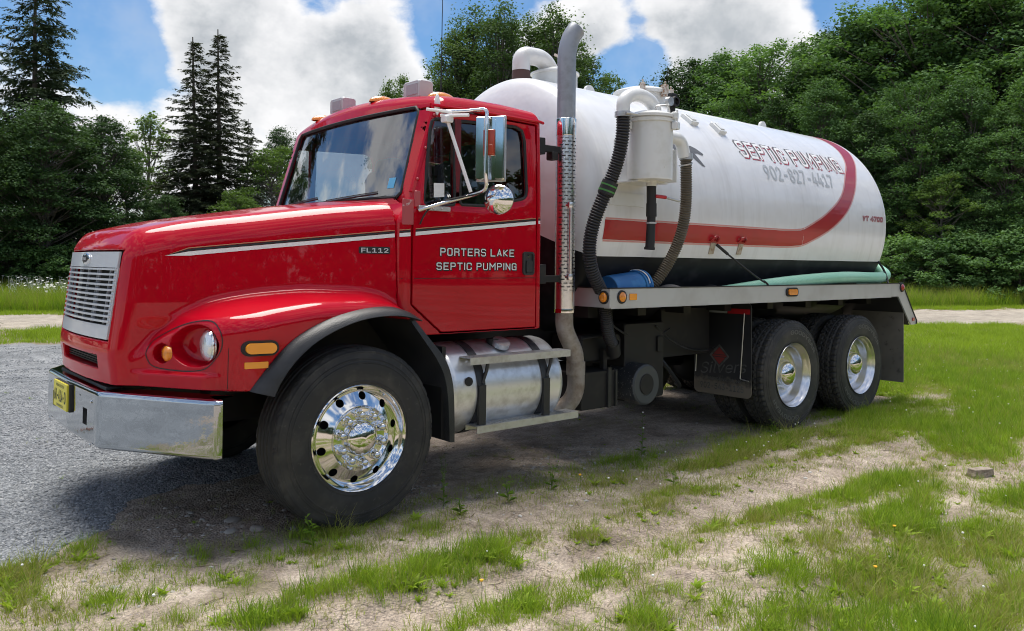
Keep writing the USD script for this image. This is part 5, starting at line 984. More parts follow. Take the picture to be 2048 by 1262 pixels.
# mud flaps
def flap(name, x, y0, y1, z0, z1, m, rr=.05):
    p = rrect(y0, y1, z0, z1, rr); q = trimesh.creation.extrude_polygon(p, .012, engine='earcut'); v = q.vertices; return part(TRUCK, name, trimesh.Trimesh(np.stack([x+v[:, 2], v[:, 0], v[:, 1]], 1), q.faces[:, ::-1], process=False), m)
M_flap = mat('mud_flap', (.016, .017, .02), .5, nodes={'sx': ('separate_xyz', {}), 'zr': ('map_range', {'from_min': .34, 'from_max': .62, 'to_min': 1.05, 'to_max': -.25}), 'nn': ('noise_texture', {'scale': 14., 'detail': 6., 'roughness': .7}), 'ad': ('math', {'math_type': 'add'}), 'rm': ('map_range', {'from_min': .85, 'from_max': 1.15, 'clamp': True}), 'mm': ('mix_color', {'blend_type': 'mix', 'a': (.016, .017, .02), 'b': (.17, .145, .115)})},
             links=[('g.position', 'sx.vector'), ('sx.z', 'zr.value'), ('g.position', 'nn.vector'), ('zr.result', 'ad.value1'), ('nn.fac', 'ad.value2'), ('ad.value', 'rm.value'), ('rm.result', 'mm.fac'), ('mm.result', 'p.base_color')])
M_flap2 = mat('mud_flap_dirty', (.20, .18, .155), .75, var=(4., (.15, .135, .12), .4, .65), dirt=(16., (.05, .045, .04), .60, .74))
M_flaptext = mat('flap_print', (.105, .108, .11), .6, var=(12., (.05, .05, .048), .45, .62))
FL = flap('front_mud_flap', 4.05, -1.13, -.50, .325, 1.20, M_flap); flap('front_mud_flap', 4.05, .50, 1.13, .325, 1.20, M_flap)
flap('rear_mud_flap', 6.955, -1.203, -.60, .237, 1.22, M_flap2, .008); flap('rear_mud_flap', 6.955, .60, 1.203, .237, 1.22, M_flap2, .008)
def on_x(poly, x, y_left, m, name, par, tilt=0.):
    p_, f_ = fine(poly, .5); return part(par, name, trimesh.Trimesh(np.stack([np.full(len(p_), x), y_left-p_[:, 0], p_[:, 1]+tilt*p_[:, 0]], 1), f_, process=False), m)
on_x(sg.box(0, 1.092, .215, 1.138), 4.047, -.66, M_lgrey, 'white_reflective_tape', FL); on_x(sg.box(.22, 1.092, .46, 1.138), 4.047, -.66, mat('tape_red', (.42, .012, .02), .4), 'red_reflective_tape', FL)
on_x(sg.Polygon([(.10, .79), (0, .69), (.10, .59), (.20, .69)]).buffer(.008).difference(sg.Polygon([(.10, .775), (.015, .69), (.10, .605), (.185, .69)])), 4.0475, -.69, M_flaptext, 'diamond_edge', FL); on_x(sg.Polygon([(.10, .77), (.02, .69), (.10, .61), (.18, .69)]).difference(sg.box(.03, .677, .17, .684)).difference(sg.box(.03, .697, .17, .704)), 4.0475, -.69, mat('emblem_red', (.22, .02, .02), .5), 'diamond', FL)
sv = affinity.skew(fit('Silvers', .0, .50, .505, .615), 14, 0, origin=(0, .5)); on_x(sv, 4.0472, -.57, M_flaptext, 'script_lettering', FL, .10); on_x(fit('BRIDGEWATER, NS', 0, .37, .452, .485, True), 4.0472, -.66, M_flaptext, 'town_lettering', FL); on_x(fit('902-543-1125', 0, .48, .372, .432, True), 4.0472, -.575, M_flaptext, 'phone_lettering', FL)
part(FL, 'flap_hanger', [tube(bent([(4.03, -1.07, 1.10), (4.03, -1.03, .50), (4.03, -1.12, .49)], .01), .005, 5), tube([(4.035, -.56, 1.12), (4.035, -.53, .52)], .005, 5)], M_galv)

# ------------------------------------------------------------------ under the deck
part(TRUCK, 'battery_box', [box(2.02, 2.42, -.98, -.45, .42, .70, .015), box(2.02, 2.42, -.985, -.97, .68, .705)], M_dark)
part(TRUCK, 'battery_strap', [box(2.30, 2.335, -1.0, -.98, .42, .73), box(2.39, 2.41, -.995, -.98, .42, .70)], M_black)
part(TRUCK, 'tool_cabinet', [box(2.62, 3.12, -.88, -.40, .42, 1.05, .02), box(3.02, 3.09, -.90, -.88, .80, .93, .008)], M_dark)
part(TRUCK, 'vacuum_pump', [box(2.15, 2.62, -.85, -.5, .76, .98, .05), tube([(2.1, -.86, .86), (2.1, -.80, .86)], .045, 16), box(2.35, 2.39, -.9, -.86, .6, .86)], M_dark)
part(TRUCK, 'pump_port', rev([(.018, .0), (.030, .0), (.032, .02)], 20, 'y', (2.10, -.88, .86)), M_galv)
M_drum = mat('drum_paint', (.03, .033, .037), .45, var=(55., (.30, .28, .25), .60, .66), dirt=(4., (.16, .13, .10), .58, .72))
M_drumend = mat('drum_end', (.055, .062, .068), .5)
DR = part(TRUCK, 'air_tank', rev([(.13, .55), (.165, .50), (.168, .03), (.163, .008)], 48, 'y', (2.72, -1.03, .565)), M_drum, smooth=40)
part(DR, 'tank_end', rev([(0, .004), (.085, .004), (.088, -.001), (.15, -.004), (.163, .008)], 48, 'y', (2.72, -1.03, .565)), M_drumend, smooth=25); part(DR, 'end_disc', rev([(0, -.004), (.08, -.004), (.084, .002)], 36, 'y', (2.72, -1.033, .57)), M_dark)
for x in (4.35, 5.67): part(TRUCK, 'brake_chamber', rev([(.04, -.16), (.085, -.15), (.09, -.02), (.1, -.01), (.1, .01), (.09, .02), (.085, .13), (.04, .14)], 20, 'x', (x, -.52, .66)), M_dark)
for k, (a, b) in enumerate((((2.45, -.9, 1.05), (3.3, -.8, .98)), ((3.0, -.89, 1.02), (4.3, -.7, .80)), ((4.3, -.7, .8), (5.6, -.7, .75)))): part(TRUCK, 'air_line', tube(spline([a, tuple((np.array(a)+np.array(b))/2-[0, 0, .10+.04*k]), b], 14), .009, 5), M_black)
part(TRUCK, 'chassis_box', [box(3.25, 3.95, -.75, -.45, .72, 1.15, .02)], M_dark)
part(TRUCK, 'air_line', tube(spline([(3.3, -.7, .70), (3.45, -.72, .55), (3.7, -.6, .42), (3.9, -.4, .40)], 20), .018, 6), M_black); part(TRUCK, 'air_line', tube([(2.1, -.9, .96), (2.45, -.9, .98)], .01, 5), M_black)

# ------------------------------------------------------------------ fuel tank, steps
FT = part(TRUCK, 'fuel_tank', rev([(0, .66), (.18, .662), (.272, .668), (.292, .676), (.302, .690), (.304, .706), (.308, .712), (.308, 1.612), (.304, 1.618), (.302, 1.636), (.290, 1.652), (.25, 1.662), (0, 1.665)], 72, 'x', (0, -.865, .695)), M_alu, smooth=35)
for x in (.90, 1.47): part(FT, 'tank_strap', rev([(.309, x-.033), (.314, x-.033), (.314, x+.033), (.309, x+.033)], 72, 'x', (0, -.865, .695)), M_black, smooth=20)
part(FT, 'fuel_cap', trimesh.creation.cylinder(.062, .035, sections=28).apply_transform(trimesh.transformations.rotation_matrix(.5, (1, 0, 0))).apply_translation((1.18, -1.03, .985)), M_galv); part(FT, 'fuel_neck', trimesh.creation.cylinder(.045, .05, sections=20).apply_translation((1.15, -.98, .99)), M_dark)
part(FT, 'fuel_sender', rev([(0, -.012), (.028, -.012), (.03, 0)], 18, 'y', (.80, -1.165, .77)), M_dark)
def step(x0, x1, y0, y1, z):
    poly = sg.box(x0, y0, x1, y1)
    xs = np.arange(x0+.03, x1-.03, .036); holes = [sg.Point(x, y).buffer(.0095, quad_segs=4) for i, x in enumerate(xs) for y in ((y0+.018, y0+.05, y0+.082) if i % 2 else (y0+.034, y0+.066))]
    top = trimesh.creation.extrude_polygon(poly.difference(shapely.union_all([h for h in holes if h.bounds[3] < y1-.005])), .006, engine='earcut').apply_translation((0, 0, z-.006))
    return [top, box(x0, x1, y0-.004, y0, z-.042, z), box(x0, x1, y1, y1+.004, z-.042, z), box(x0, x1, y0-.004, y0+.012, z-.046, z-.042)]
S1 = part(TRUCK, 'upper_step', step(.785, 1.682, -1.200, -1.085, .925), M_galv, smooth=False); S2 = part(TRUCK, 'lower_step', step(.842, 1.760, -1.205, -1.085, .482), M_galv, smooth=False)
for x in (.90, 1.47): part(TRUCK, 'step_bracket', [tube([(x+.01, -1.17, .75), (x+.04, -1.175, .83), (x+.05, -1.18, .89)], .012, 6), box(x-.028, x+.028, -1.19, -1.165, .44, .74)], M_black)

# ------------------------------------------------------------------ exhaust stack
SX, SY = 1.845, -.97
ST = part(TRUCK, 'exhaust_stack', tube(np.vstack([[(SX, SY, z) for z in np.linspace(2.55, 3.06, 6)], [(SX+.16*(1-math.cos(t))*.85, SY-.05*(1-math.cos(t)), 3.06+.30*math.sin(t)*.92) for t in np.linspace(.12, 1.12, 12)]]), .070, 32, False), M_stackgrey, smooth=50, label='grey curved top of the exhaust stack')
part(ST, 'stack_pipe', tube([(SX, SY, z) for z in np.linspace(1.10, 2.62, 6)], .055, 24), M_stackgrey)
lowp = np.vstack([[(SX, SY, 1.22), (SX, SY, 1.13)], spline([(SX, SY, 1.10), (SX+.03, SY+.0, 1.0), (SX+.11, SY, .86), (SX+.125, SY, .74), (SX+.125, SY+.0, .60), (SX+.10, SY+.03, .50), (SX+.02, SY+.10, .43), (SX-.15, SY+.25, .42)], 30)])
part(ST, 'lower_pipe', tube(lowp, .066, 28), M_grease, smooth=50); part(ST, 'pipe_collar', tube([(SX+.125, SY, .80), (SX+.125, SY, .70)], .071, 28), M_grease)
# perforated chrome guard: brick pattern of slots left open
nA, zs = 64, np.arange(1.20, 2.5, .0045); HS = []; th = np.linspace(0, 2*PI, nA, endpoint=False)
gv_ = np.stack([SX+.0755*np.cos(th)[None, :]+0*zs[:, None], SY+.0755*np.sin(th)[None, :]+0*zs[:, None], zs[:, None]+0*th[None, :]], -1).reshape(-1, 3)
for i in range(len(zs)-1):
    for j in range(nA):
        z = zs[i]; ang = j
        open_ = 1.335 < z < 2.47 and (i % 6 < 2) and ((j+(i//6 % 2)*3) % 6 < 4) and (th[j] > PI*1.0)
        if not open_: a = i*nA+j; b = i*nA+(j+1) % nA; HS += [(a, b, b+nA), (a, b+nA, a+nA)]
HSP = part(ST, 'heat_guard', trimesh.Trimesh(gv_, np.array(HS), process=False), M_polish, smooth=True)
part(ST, 'guard_sleeve', [rev([(.0725, 2.49), (.077, 2.492), (.0785, 2.50), (.0785, 2.618), (.075, 2.622), (.07, 2.622)], 48, 'z', (SX, SY, 0)), rev([(.074, 1.17), (.078, 1.172), (.078, 1.20), (.0765, 1.203)], 48, 'z', (SX, SY, 0))], M_chrome, smooth=30)
part(ST, 'stack_bracket', [box(1.535, 1.60, -1.01, -.93, 2.33, 2.45, .008), box(1.58, 1.78, -.99, -.95, 2.355, 2.405, .012), box(1.68, 1.74, -1.0, -.93, 2.30, 2.36, .01), box(1.535, 1.60, -1.03, -.95, 1.39, 1.53, .008), box(1.58, 1.78, -1.0, -.96, 1.40, 1.45, .01)], M_dark)
GH = part(TRUCK, 'grab_handle', [tube([(1.80, -1.075, 1.44), (1.80, -1.075, 1.97)], .013, 14), *[rev([(0, -.022), (.022, -.02), (.025, 0), (.022, .02), (0, .022)], 16, 'z', (1.80, -1.07, z)) for z in (1.44, 1.97)], *[tube([(1.80, -1.07, z), (1.80, -1.03, z)], .012, 8) for z in (1.44, 1.97)]], M_polish, smooth=40)

# ------------------------------------------------------------------ mirror
MX, MY = .835, -1.315
mn = np.array([-.80, -.60, 0.]); ms = np.array([.60, -.80, 0.])           # back of the mirror faces forwards and outwards; ms runs along it to the outside
def mpt(a, b, c): return np.array([MX, MY, 0])+a*ms+np.array([0, 0, b])+c*mn
def mslab(a0, a1, b0, b1, c0, c1, bev): 
    m = box(a0, a1, c0, c1, b0, b1, bev); v = m.vertices; return trimesh.Trimesh(np.array([MX, MY, 0])+v[:, :1]*ms+v[:, 1:2]*mn+v[:, 2:]*[0, 0, 1], m.faces, process=False)
MR = part(TRUCK, 'mirror', [mslab(-.093, .093, 2.062, 2.472, -.030, .004, .018), mslab(-.090, -.038, 2.07, 2.465, .004, .018, .012), mslab(.038, .090, 2.07, 2.465, .004, .018, .012)], M_chrome, smooth=25)
part(MR, 'mirror_edge', mslab(-.098, .098, 2.056, 2.478, -.04, -.028, .01), M_galv); part(MR, 'mirror_glass', mslab(-.088, .088, 2.07, 2.465, -.043, -.0405, 0), M_chrome)
part(MR, 'mirror_lamp', [mslab(-.036, .036, 2.22, 2.385, .002, .030, .012), mslab(-.028, .028, 2.225, 2.285, .026, .040, .01)], mat('mirror_lamp_red', (.42, .05, .015), .2, coat=.8))
RM = part(TRUCK, 'round_mirror', trimesh.Trimesh(*(lambda m: (np.array([MX+.075, MY-.0, 1.945])+m.vertices[:, :1]*ms-m.vertices[:, 1:2]*mn+m.vertices[:, 2:]*[0, 0, 1], m.faces))(rev([(0, -.034), (.03, -.031), (.062, -.020), (.084, -.008), (.094, .0), (.097, .004), (.097, .012), (.09, .016), (0, .016)], 48)), process=False), M_chrome, smooth=40)
loop = bent([(.62, -1.085, 2.505), (.72, -1.20, 2.505), mpt(-.01, 2.512, .045), mpt(-.01, 2.44, .055), mpt(-.01, 2.08, .055), mpt(-.01, 2.0, .03), mpt(-.14, 1.965, -.02), (.56, -1.16, 1.905), (.46, -1.075, 1.862)], .045, 6)
part(MR, 'mirror_arm', tube(loop, .0125, 10), M_chrome, smooth=50)
part(MR, 'mirror_brace', [tube([(.60, -1.10, 2.475), (.705, -1.26, 2.47)], .011, 8), tube([(.50, -1.085, 2.505), (.66, -1.14, 2.500)], .010, 8), tube([(.635, -1.13, 2.44), (.735, -1.25, 1.985)], .0115, 8), box(.60, .66, -1.16, -1.10, 2.43, 2.47, .01)], M_letter)
part(MR, 'mirror_bracket', [box(.455, .70, -1.085, -1.066, 1.865, 1.895, .006)]+[trimesh.creation.icosphere(1, .008).apply_translation((x, -1.086, 1.88)) for x in (.50, .56, .63)], M_galv)
part(MR, 'mirror_cable', tube(spline([mpt(-.02, 1.99, .02), (.70, -1.22, 1.955), (.58, -1.16, 1.92), (.50, -1.11, 1.86), (.475, -1.085, 1.80), (.47, -1.075, 1.775)], 24), .006, 6), M_rubber)
# ------------------------------------------------------------------ the tank
R_, ZC, XF, XE = 1.12, 2.0, 2.12, 6.68
def tank_rows(th):
    xs = [(XF-.25*math.sin(t), R_*max(math.cos(t), 0)**.8) for t in np.linspace(PI/2, .08, 14)]+[(x, R_) for x in np.linspace(XF, XE, 40)]+[(XE+.33*math.sin(t), R_*max(math.cos(t), 0)**.85) for t in np.linspace(.08, PI/2, 16)]
    xs = np.array(xs); return np.stack([np.broadcast_to(xs[:, 0][:, None], (len(xs), len(th))), -xs[:, 1][:, None]*np.cos(th)[None], ZC+xs[:, 1][:, None]*np.sin(th)[None]], -1)
PT = math.asin((1.597-ZC)/R_)         # where the black paint begins
th1 = np.linspace(PT, PI-PT, 110); th2 = np.linspace(PI-PT, 2*PI+PT, 60)
TK = part(TRUCK, 'tank_shell', trimesh.Trimesh(tank_rows(th1).reshape(-1, 3), grid_faces(70, 110), process=False), M_white, smooth=True, label='white painted upper part of the septic tank')
part(TRUCK, 'tank_belly', trimesh.Trimesh(tank_rows(th2).reshape(-1, 3), grid_faces(70, 60), process=False), M_tankblack, smooth=True, label='black painted lower part of the septic tank')
def on_tank(poly, off=.002, step=.04):
    """bends a flat shape (x, arc height above the waist) round the near side of the tank"""
    p_, f_ = fine(poly, step); t = p_[:, 1]/R_; return trimesh.Trimesh(np.stack([p_[:, 0], -(R_+off)*np.cos(t), ZC+(R_+off)*np.sin(t)], 1), f_, process=False)
A = lambda deg: math.radians(deg)*R_
hi = [(2.05, -6.3), (3.3, -6.3), (4.55, -6.35), (4.88, -5.9), (5.19, -1.2), (5.45, 4.5), (5.765, 13.9), (6.02, 26.8), (6.245, 38), (6.40, 52.8), (6.46, 75), (6.47, 95)]
lo = [(2.05, -14.2), (3.3, -14.2), (4.59, -14.1), (4.92, -13.4), (5.21, -9.3), (5.53, -2.9), (5.835, 6.3), (6.055, 16.5), (6.30, 30.1), (6.495, 40.7), (6.62, 52.), (6.66, 75), (6.66, 95)]
def smooth_(pts): q = np.array(pts); t = np.r_[0, np.cumsum(np.hypot(np.diff(q[:, 0]), np.diff(q[:, 1])*.02))]; return PchipInterpolator(t, q)(np.linspace(0, t[-1], 80))
HI, LOW = smooth_(hi), smooth_(lo)
sp_ = sg.Polygon([(x, A(a)) for x, a in HI]+[(x, A(a)) for x, a in LOW[::-1]]).buffer(0)
sp_ = sp_.intersection(sg.box(2.125, -2, 6.68, 3))
part(TK, 'tank_stripe', on_tank(sp_), M_maroonstripe, smooth=True); part(TK, 'stripe_edge', on_tank(sp_.buffer(.016).difference(sp_.buffer(.004)).intersection(sg.box(2.13, -2, 6.68, 3)), .0015), M_paleedge, smooth=True)
# lettering
def slab_text(txt, x0, x1, a0, a1, bold=True, slant=0.):
    p = fit(txt, x0, x1, A(a0), A(a1), bold); return affinity.skew(p, slant, 0, origin=(x0, A(a0)))
sp1 = fit('SEPTIC PUMPING', 4.13, 6.02, A(28.9), A(40.2), block=.50)
out_ = sp1.buffer(.013); sh_ = affinity.translate(sp1, -.019, .012).difference(sp1.buffer(.004))
part(TK, 'letter_outline', on_tank(affinity.translate(sp1, .008, -.008).buffer(.008).difference(sp1.buffer(.006)), .0022, .08), M_maroonstripe, smooth=True)
part(TK, 'letter_shadow', on_tank(sh_, .0030, .08), M_lgreydark, smooth=True); part(TK, 'lettering', on_tank(sp1, .0038, .08), M_letter, smooth=True, label='white letters with grey shadow and red outline')
part(TK, 'phone_number', on_tank(slab_text('902-827-4417', 4.40, 5.68, 18.4, 26.6), .003, .08), mat('number_grey', (.42, .45, .48), .5), smooth=True)
vt = affinity.skew(fit('VT 4700', 6.16, 6.62, A(1.9), A(4.6), block=.55), 12, 0, origin=(6.16, A(1.9)))
part(TK, 'model_number', on_tank(vt.buffer(.006).difference(vt.buffer(-.002)), .003, .08), M_maroonstripe, smooth=True); part(TK, 'model_number_fill', on_tank(vt.buffer(-.002), .0035, .08), M_lgrey, smooth=True)
hz = [(0, .30), (.06, .36), (.14, .36), (.22, .33), (.29, .36), (.36, .32), (.44, .24), (.42, .21), (.35, .24), (.30, .23), (.36, .10), (.40, .02), (.36, .03), (.24, .17), (.16, .18), (.10, .08), (.05, .02), (.05, .06), (.09, .17), (.03, .21)]
part(TK, 'animal_emblem', on_tank(affinity.translate(affinity.scale(sg.Polygon(hz).buffer(0), .95, .60, origin=(0, 0)), 3.08, A(19.8)), .003, .05), M_lgreydark, smooth=True)
# weld seams
for x in (3.05, 4.98, 6.68): part(TK, 'weld_seam', [trimesh.Trimesh(np.stack([np.concatenate([np.full(80, x-.006), np.full(80, x), np.full(80, x+.006)]), np.tile(-np.cos(th1[np.linspace(0, 109, 80).astype(int)]), 3)*(R_+np.repeat([.0005, .0025, .0005], 80)), ZC+np.tile(np.sin(th1[np.linspace(0, 109, 80).astype(int)]), 3)*(R_+np.repeat([.0005, .0025, .0005], 80))], 1), grid_faces(3, 80), process=False)], M_white, smooth=True)
def radial(x, deg, off=0.): t = math.radians(deg); return np.array([x, -(R_+off)*math.cos(t), ZC+(R_+off)*math.sin(t)])
def turn(m, x, deg, off=0.):
    """places a mesh built round the origin with its z axis along the tank's normal"""
    t = math.radians(deg); n = np.array([0, -math.cos(t), math.sin(t)]); b = np.array([1., 0, 0]); c = np.cross(n, b); v = m.vertices
    return trimesh.Trimesh(radial(x, deg, off)+v[:, :1]*b+v[:, 1:2]*c+v[:, 2:]*n, m.faces, process=False)
for x, d in ((3.667, 50.5), (4.03, 46.9)): part(TK, 'lifting_pad', [turn(box(-.055, .055, -.075, .075, -.01, .035, .012), x, d), turn(box(-.03, .03, -.05, .05, .03, .045, .008), x, d)], M_cream)
for x in (3.52, 3.935):
    part(TK, 'hose_hook', [tube(np.array([radial(x, -13, .01)+np.array([.045*math.cos(t), -.035*abs(math.sin(t)), .04*math.sin(t)]) for t in np.linspace(0, PI, 9)]), .012, 6)], M_maroonstripe); part(TK, 'hook_plate', turn(box(-.03, .04, -.05, .05, -.005, .008, .003), x, -16.3), mat('rusty_plate', (.42, .36, .28), .6, var=(30., (.25, .14, .07), .5, .7)))
part(TK, 'lifting_lug', [trimesh.creation.cylinder(.06, .03, sections=24).apply_transform(trimesh.transformations.rotation_matrix(PI/2, (1, 0, 0))).apply_translation((2.98, -.10, 3.125)), trimesh.creation.cylinder(.06, .03, sections=24).apply_transform(trimesh.transformations.rotation_matrix(PI/2, (1, 0, 0))).apply_translation((5.75, -.15, 3.12))], M_cream)
part(TK, 'front_bracket', box(2.0, 2.12, .52, .66, 2.86, 3.02, .01), M_cream)
# front manhole with its elbow
MH = part(TRUCK, 'front_manhole', [rev([(.205, 3.05), (.205, 3.235), (.222, 3.238), (.222, 3.252), (.212, 3.256), (.15, 3.285), (.06, 3.298), (0, 3.30)], 56, 'z', (2.64, 0, 0))], M_cream, smooth=30)
part(MH, 'manhole_elbow', tube(bent([(2.235, 0, 3.20), (2.235, 0, 3.36), (2.50, 0, 3.37), (2.62, 0, 3.22)], .135, 10), .078, 22), M_cream, smooth=50); part(MH, 'rubber_sleeve', tube([(2.235, 0, 3.05), (2.235, 0, 3.215)], .080, 22), M_brown)
part(MH, 'manhole_clamp', [tube([(2.60, -.20, 3.36), (2.72, -.02, 3.345), (2.88, .02, 3.42)], .012, 6), tube([(2.50, -.14, 3.38), (2.64, -.19, 3.33)], .012, 6), box(2.59, 2.66, -.245, -.205, 3.14, 3.30, .012), box(2.60, 2.65, -.25, -.24, 3.17, 3.22)], mat('rusty_white', (.55, .5, .44), .6, var=(30., (.25, .13, .07), .48, .62)))
# middle manhole
MM = part(TRUCK, 'middle_manhole', [rev([(.245, 3.02), (.245, 3.17), (.275, 3.172), (.278, 3.20), (.26, 3.214), (.18, 3.238), (.08, 3.25), (0, 3.252)], 64, 'z', (3.66, -.15, 0))], M_cream, smooth=30)
for k in range(5): a = -2.4+k*.85; part(MM, 'lid_clamp', [box(-.025, .025, -.025, .035, -.06, .05, .008).apply_transform(trimesh.transformations.rotation_matrix(a+PI/2, (0, 0, 1))).apply_translation((3.66+.285*math.cos(a), -.15+.285*math.sin(a), 3.19)), tube([(3.66+.285*math.cos(a), -.15+.285*math.sin(a), 3.16), (3.66+.285*math.cos(a), -.15+.285*math.sin(a), 3.275)], .009, 6)], mat('rusty_white', (.55, .5, .44)))

# ------------------------------------------------------------------ filter canister on the near side
CX, CYY = 2.365, -1.345
CN = part(TRUCK, 'filter_canister', rev([(0, 2.168), (.150, 2.168), (.168, 2.172), (.171, 2.182), (.171, 2.60), (.182, 2.602), (.184, 2.626), (.172, 2.63), (.173, 2.634), (.190, 2.636), (.192, 2.656), (.172, 2.668), (.10, 2.690), (0, 2.695)], 72, 'z', (CX, CYY, 0)), M_cream, smooth=30)
for k, a in enumerate((-2.55, -.35, .9, 2.3)):
    m = [box(.175, .225, -.028, .028, 2.545, 2.60, .01), box(.170, .215, -.026, .026, 2.625, 2.675, .012), tube([(.208, 0, 2.545), (.208, 0, 2.69)], .010, 8)]
    m = trimesh.util.concatenate(m).apply_transform(trimesh.transformations.rotation_matrix(a-.86, (0, 0, 1))).apply_translation((CX, CYY, 0)); part(CN, 'lid_clamp', m, M_cream)
part(CN, 'mount_shelf', [box(2.21, 2.56, -1.36, -1.06, 2.156, 2.168, .003), box(2.24, 2.262, -1.24, -1.09, 2.17, 2.50, .003), box(2.585, 2.60, -1.42, -1.09, 2.17, 2.42, .003)], M_cream); part(CN, 'mount_plate', turn(box(-.20, .20, -.05, .05, -.004, .006, .002), 2.36, 2.), M_cream)
part(CN, 'lid_handle', tube(bent([(2.36, -1.40, 2.675), (2.34, -1.42, 2.725), (2.43, -1.47, 2.735), (2.45, -1.46, 2.68)], .03), .008, 6), M_galv)
part(CN, 'inlet_pipe', tube(np.vstack([[(2.43, -1.335, 2.66)], [(2.25+.18*math.cos(t), -1.335, 2.700+.105*math.sin(t)) for t in np.linspace(0, PI, 22)], [(2.07, -1.335, 2.655)]]), .051, 24), M_cream, smooth=50)
part(CN, 'outlet_elbow', tube(bent([(2.50, -1.31, 2.535), (2.78, -1.31, 2.535), (2.83, -1.31, 2.40)], .09, 10), .050, 22), M_cream, smooth=50)
part(CN, 'hose_clamp', [tube([(2.07, -1.335, 2.655), (2.07, -1.335, 2.618)], .062, 24), tube([(2.85, -1.31, 2.425), (2.85, -1.31, 2.375)], .054, 22), tube([(2.03, -1.40, 2.637), (2.15, -1.41, 2.637)], .010, 6), tube([(2.845, -1.31, 2.345), (2.848, -1.31, 2.335)], .055, 20)], M_galv)
GG = part(CN, 'pressure_gauge', [rev([(0, -.016), (.034, -.016), (.036, .0), (.036, .02), (0, .02)], 28, 'y', (2.50, -1.42, 2.78)), tube([(2.50, -1.41, 2.68), (2.50, -1.41, 2.75)], .009, 8)], M_galv)
part(CN, 'relief_valve', [tube([(2.575, -1.38, 2.64), (2.575, -1.38, 2.76)], .030, 14), rev([(.026, -.03), (.040, -.03), (.042, 0), (.044, .05), (.03, .06)], 24, 'y', (2.575, -1.40, 2.79)), box(2.55, 2.62, -1.40, -1.36, 2.80, 2.86, .01)], M_dark); part(CN, 'valve_bore', rev([(0, 0), (.028, 0)], 20, 'y', (2.575, -1.41, 2.79)), M_lshadow)
# drain under the canister
DN = part(CN, 'drain_hose', [tube([(CX+.02, CYY, 2.17), (CX+.02, CYY, 2.13)], .040, 20)], M_cream)
part(CN, 'drain_tube', [tube([(CX+.02, CYY, 2.135), (CX+.022, CYY, 1.90)], .036, 20), tube([(CX+.022, CYY, 1.905), (CX+.012, CYY, 1.72), (CX+.005, CYY, 1.655)], [.033, .035, .036], 20), tube([(CX+.004, CYY, 1.668), (CX+.003, CYY, 1.650)], .041, 20), tube([(CX+.022, CYY, 2.0), (CX+.022, CYY, 1.90)], .040, 20)], M_rubber, smooth=50)
part(CN, 'drain_clamp', tube([(CX+.02, CYY, 1.858), (CX+.02, CYY, 1.845)], .040, 20), M_galv); part(CN, 'valve_lever', [tube([(CX+.03, CYY-.03, 2.055), (CX+.13, CYY-.05, 2.05)], .014, 8)], mat('lever_red', (.42, .012, .02), .4)); part(CN, 'lever_pin', tube([(CX+.12, CYY-.05, 2.05), (CX+.28, CYY-.06, 2.03)], .010, 8), M_galv)

# ------------------------------------------------------------------ hoses
def ribbed(pts, r, pitch, depth, sides=18, n=None):
    c = spline(pts, 400); s = np.r_[0, np.cumsum(np.linalg.norm(np.diff(c, axis=0), axis=1))]; k = int(s[-1]/pitch*6); t = np.linspace(0, s[-1], k); p = np.stack([np.interp(t, s, c[:, j]) for j in range(3)], 1)
    return tube(p, r-depth*(.5-.5*np.cos(t/pitch*2*PI))**2, sides)
M_hose = mat('suction_hose_black', (.018, .018, .02), .38, bump=(200., .001)); M_hoseb = mat('suction_hose_brown', (.085, .07, .05), .5, var=(9., (.13, .11, .08), .45, .7))
BH = part(TRUCK, 'black_hose', ribbed([(2.07, -1.335, 2.64), (2.065, -1.33, 2.45), (2.04, -1.28, 2.22), (1.955, -1.20, 1.93), (1.925, -1.15, 1.70), (1.985, -1.12, 1.48), (2.12, -1.09, 1.32), (2.25, -1.02, 1.10), (2.40, -.95, .90)], .052, .0205, .009), M_hose, smooth=60)
part(BH, 'hose_coupler', [tube([(1.995, -1.235, 2.05), (2.022, -1.262, 2.145)], .062, 20), tube([(2.39, -.955, .915), (2.45, -.92, .82)], .055, 16)], M_rubber); part(BH, 'green_band', [tube([(2.000, -1.24, 2.068), (2.003, -1.243, 2.080)], .0635, 20, False), tube([(2.012, -1.252, 2.108), (2.015, -1.255, 2.119)], .0635, 20, False)], mat('band_green', (.05, .20, .045), .5))
part(TRUCK, 'brown_hose', ribbed([(2.85, -1.31, 2.39), (2.862, -1.305, 2.15), (2.868, -1.27, 1.85), (2.83, -1.20, 1.62), (2.74, -1.12, 1.42), (2.62, -1.05, 1.26)], .047, .019, .007), M_hoseb, smooth=60)
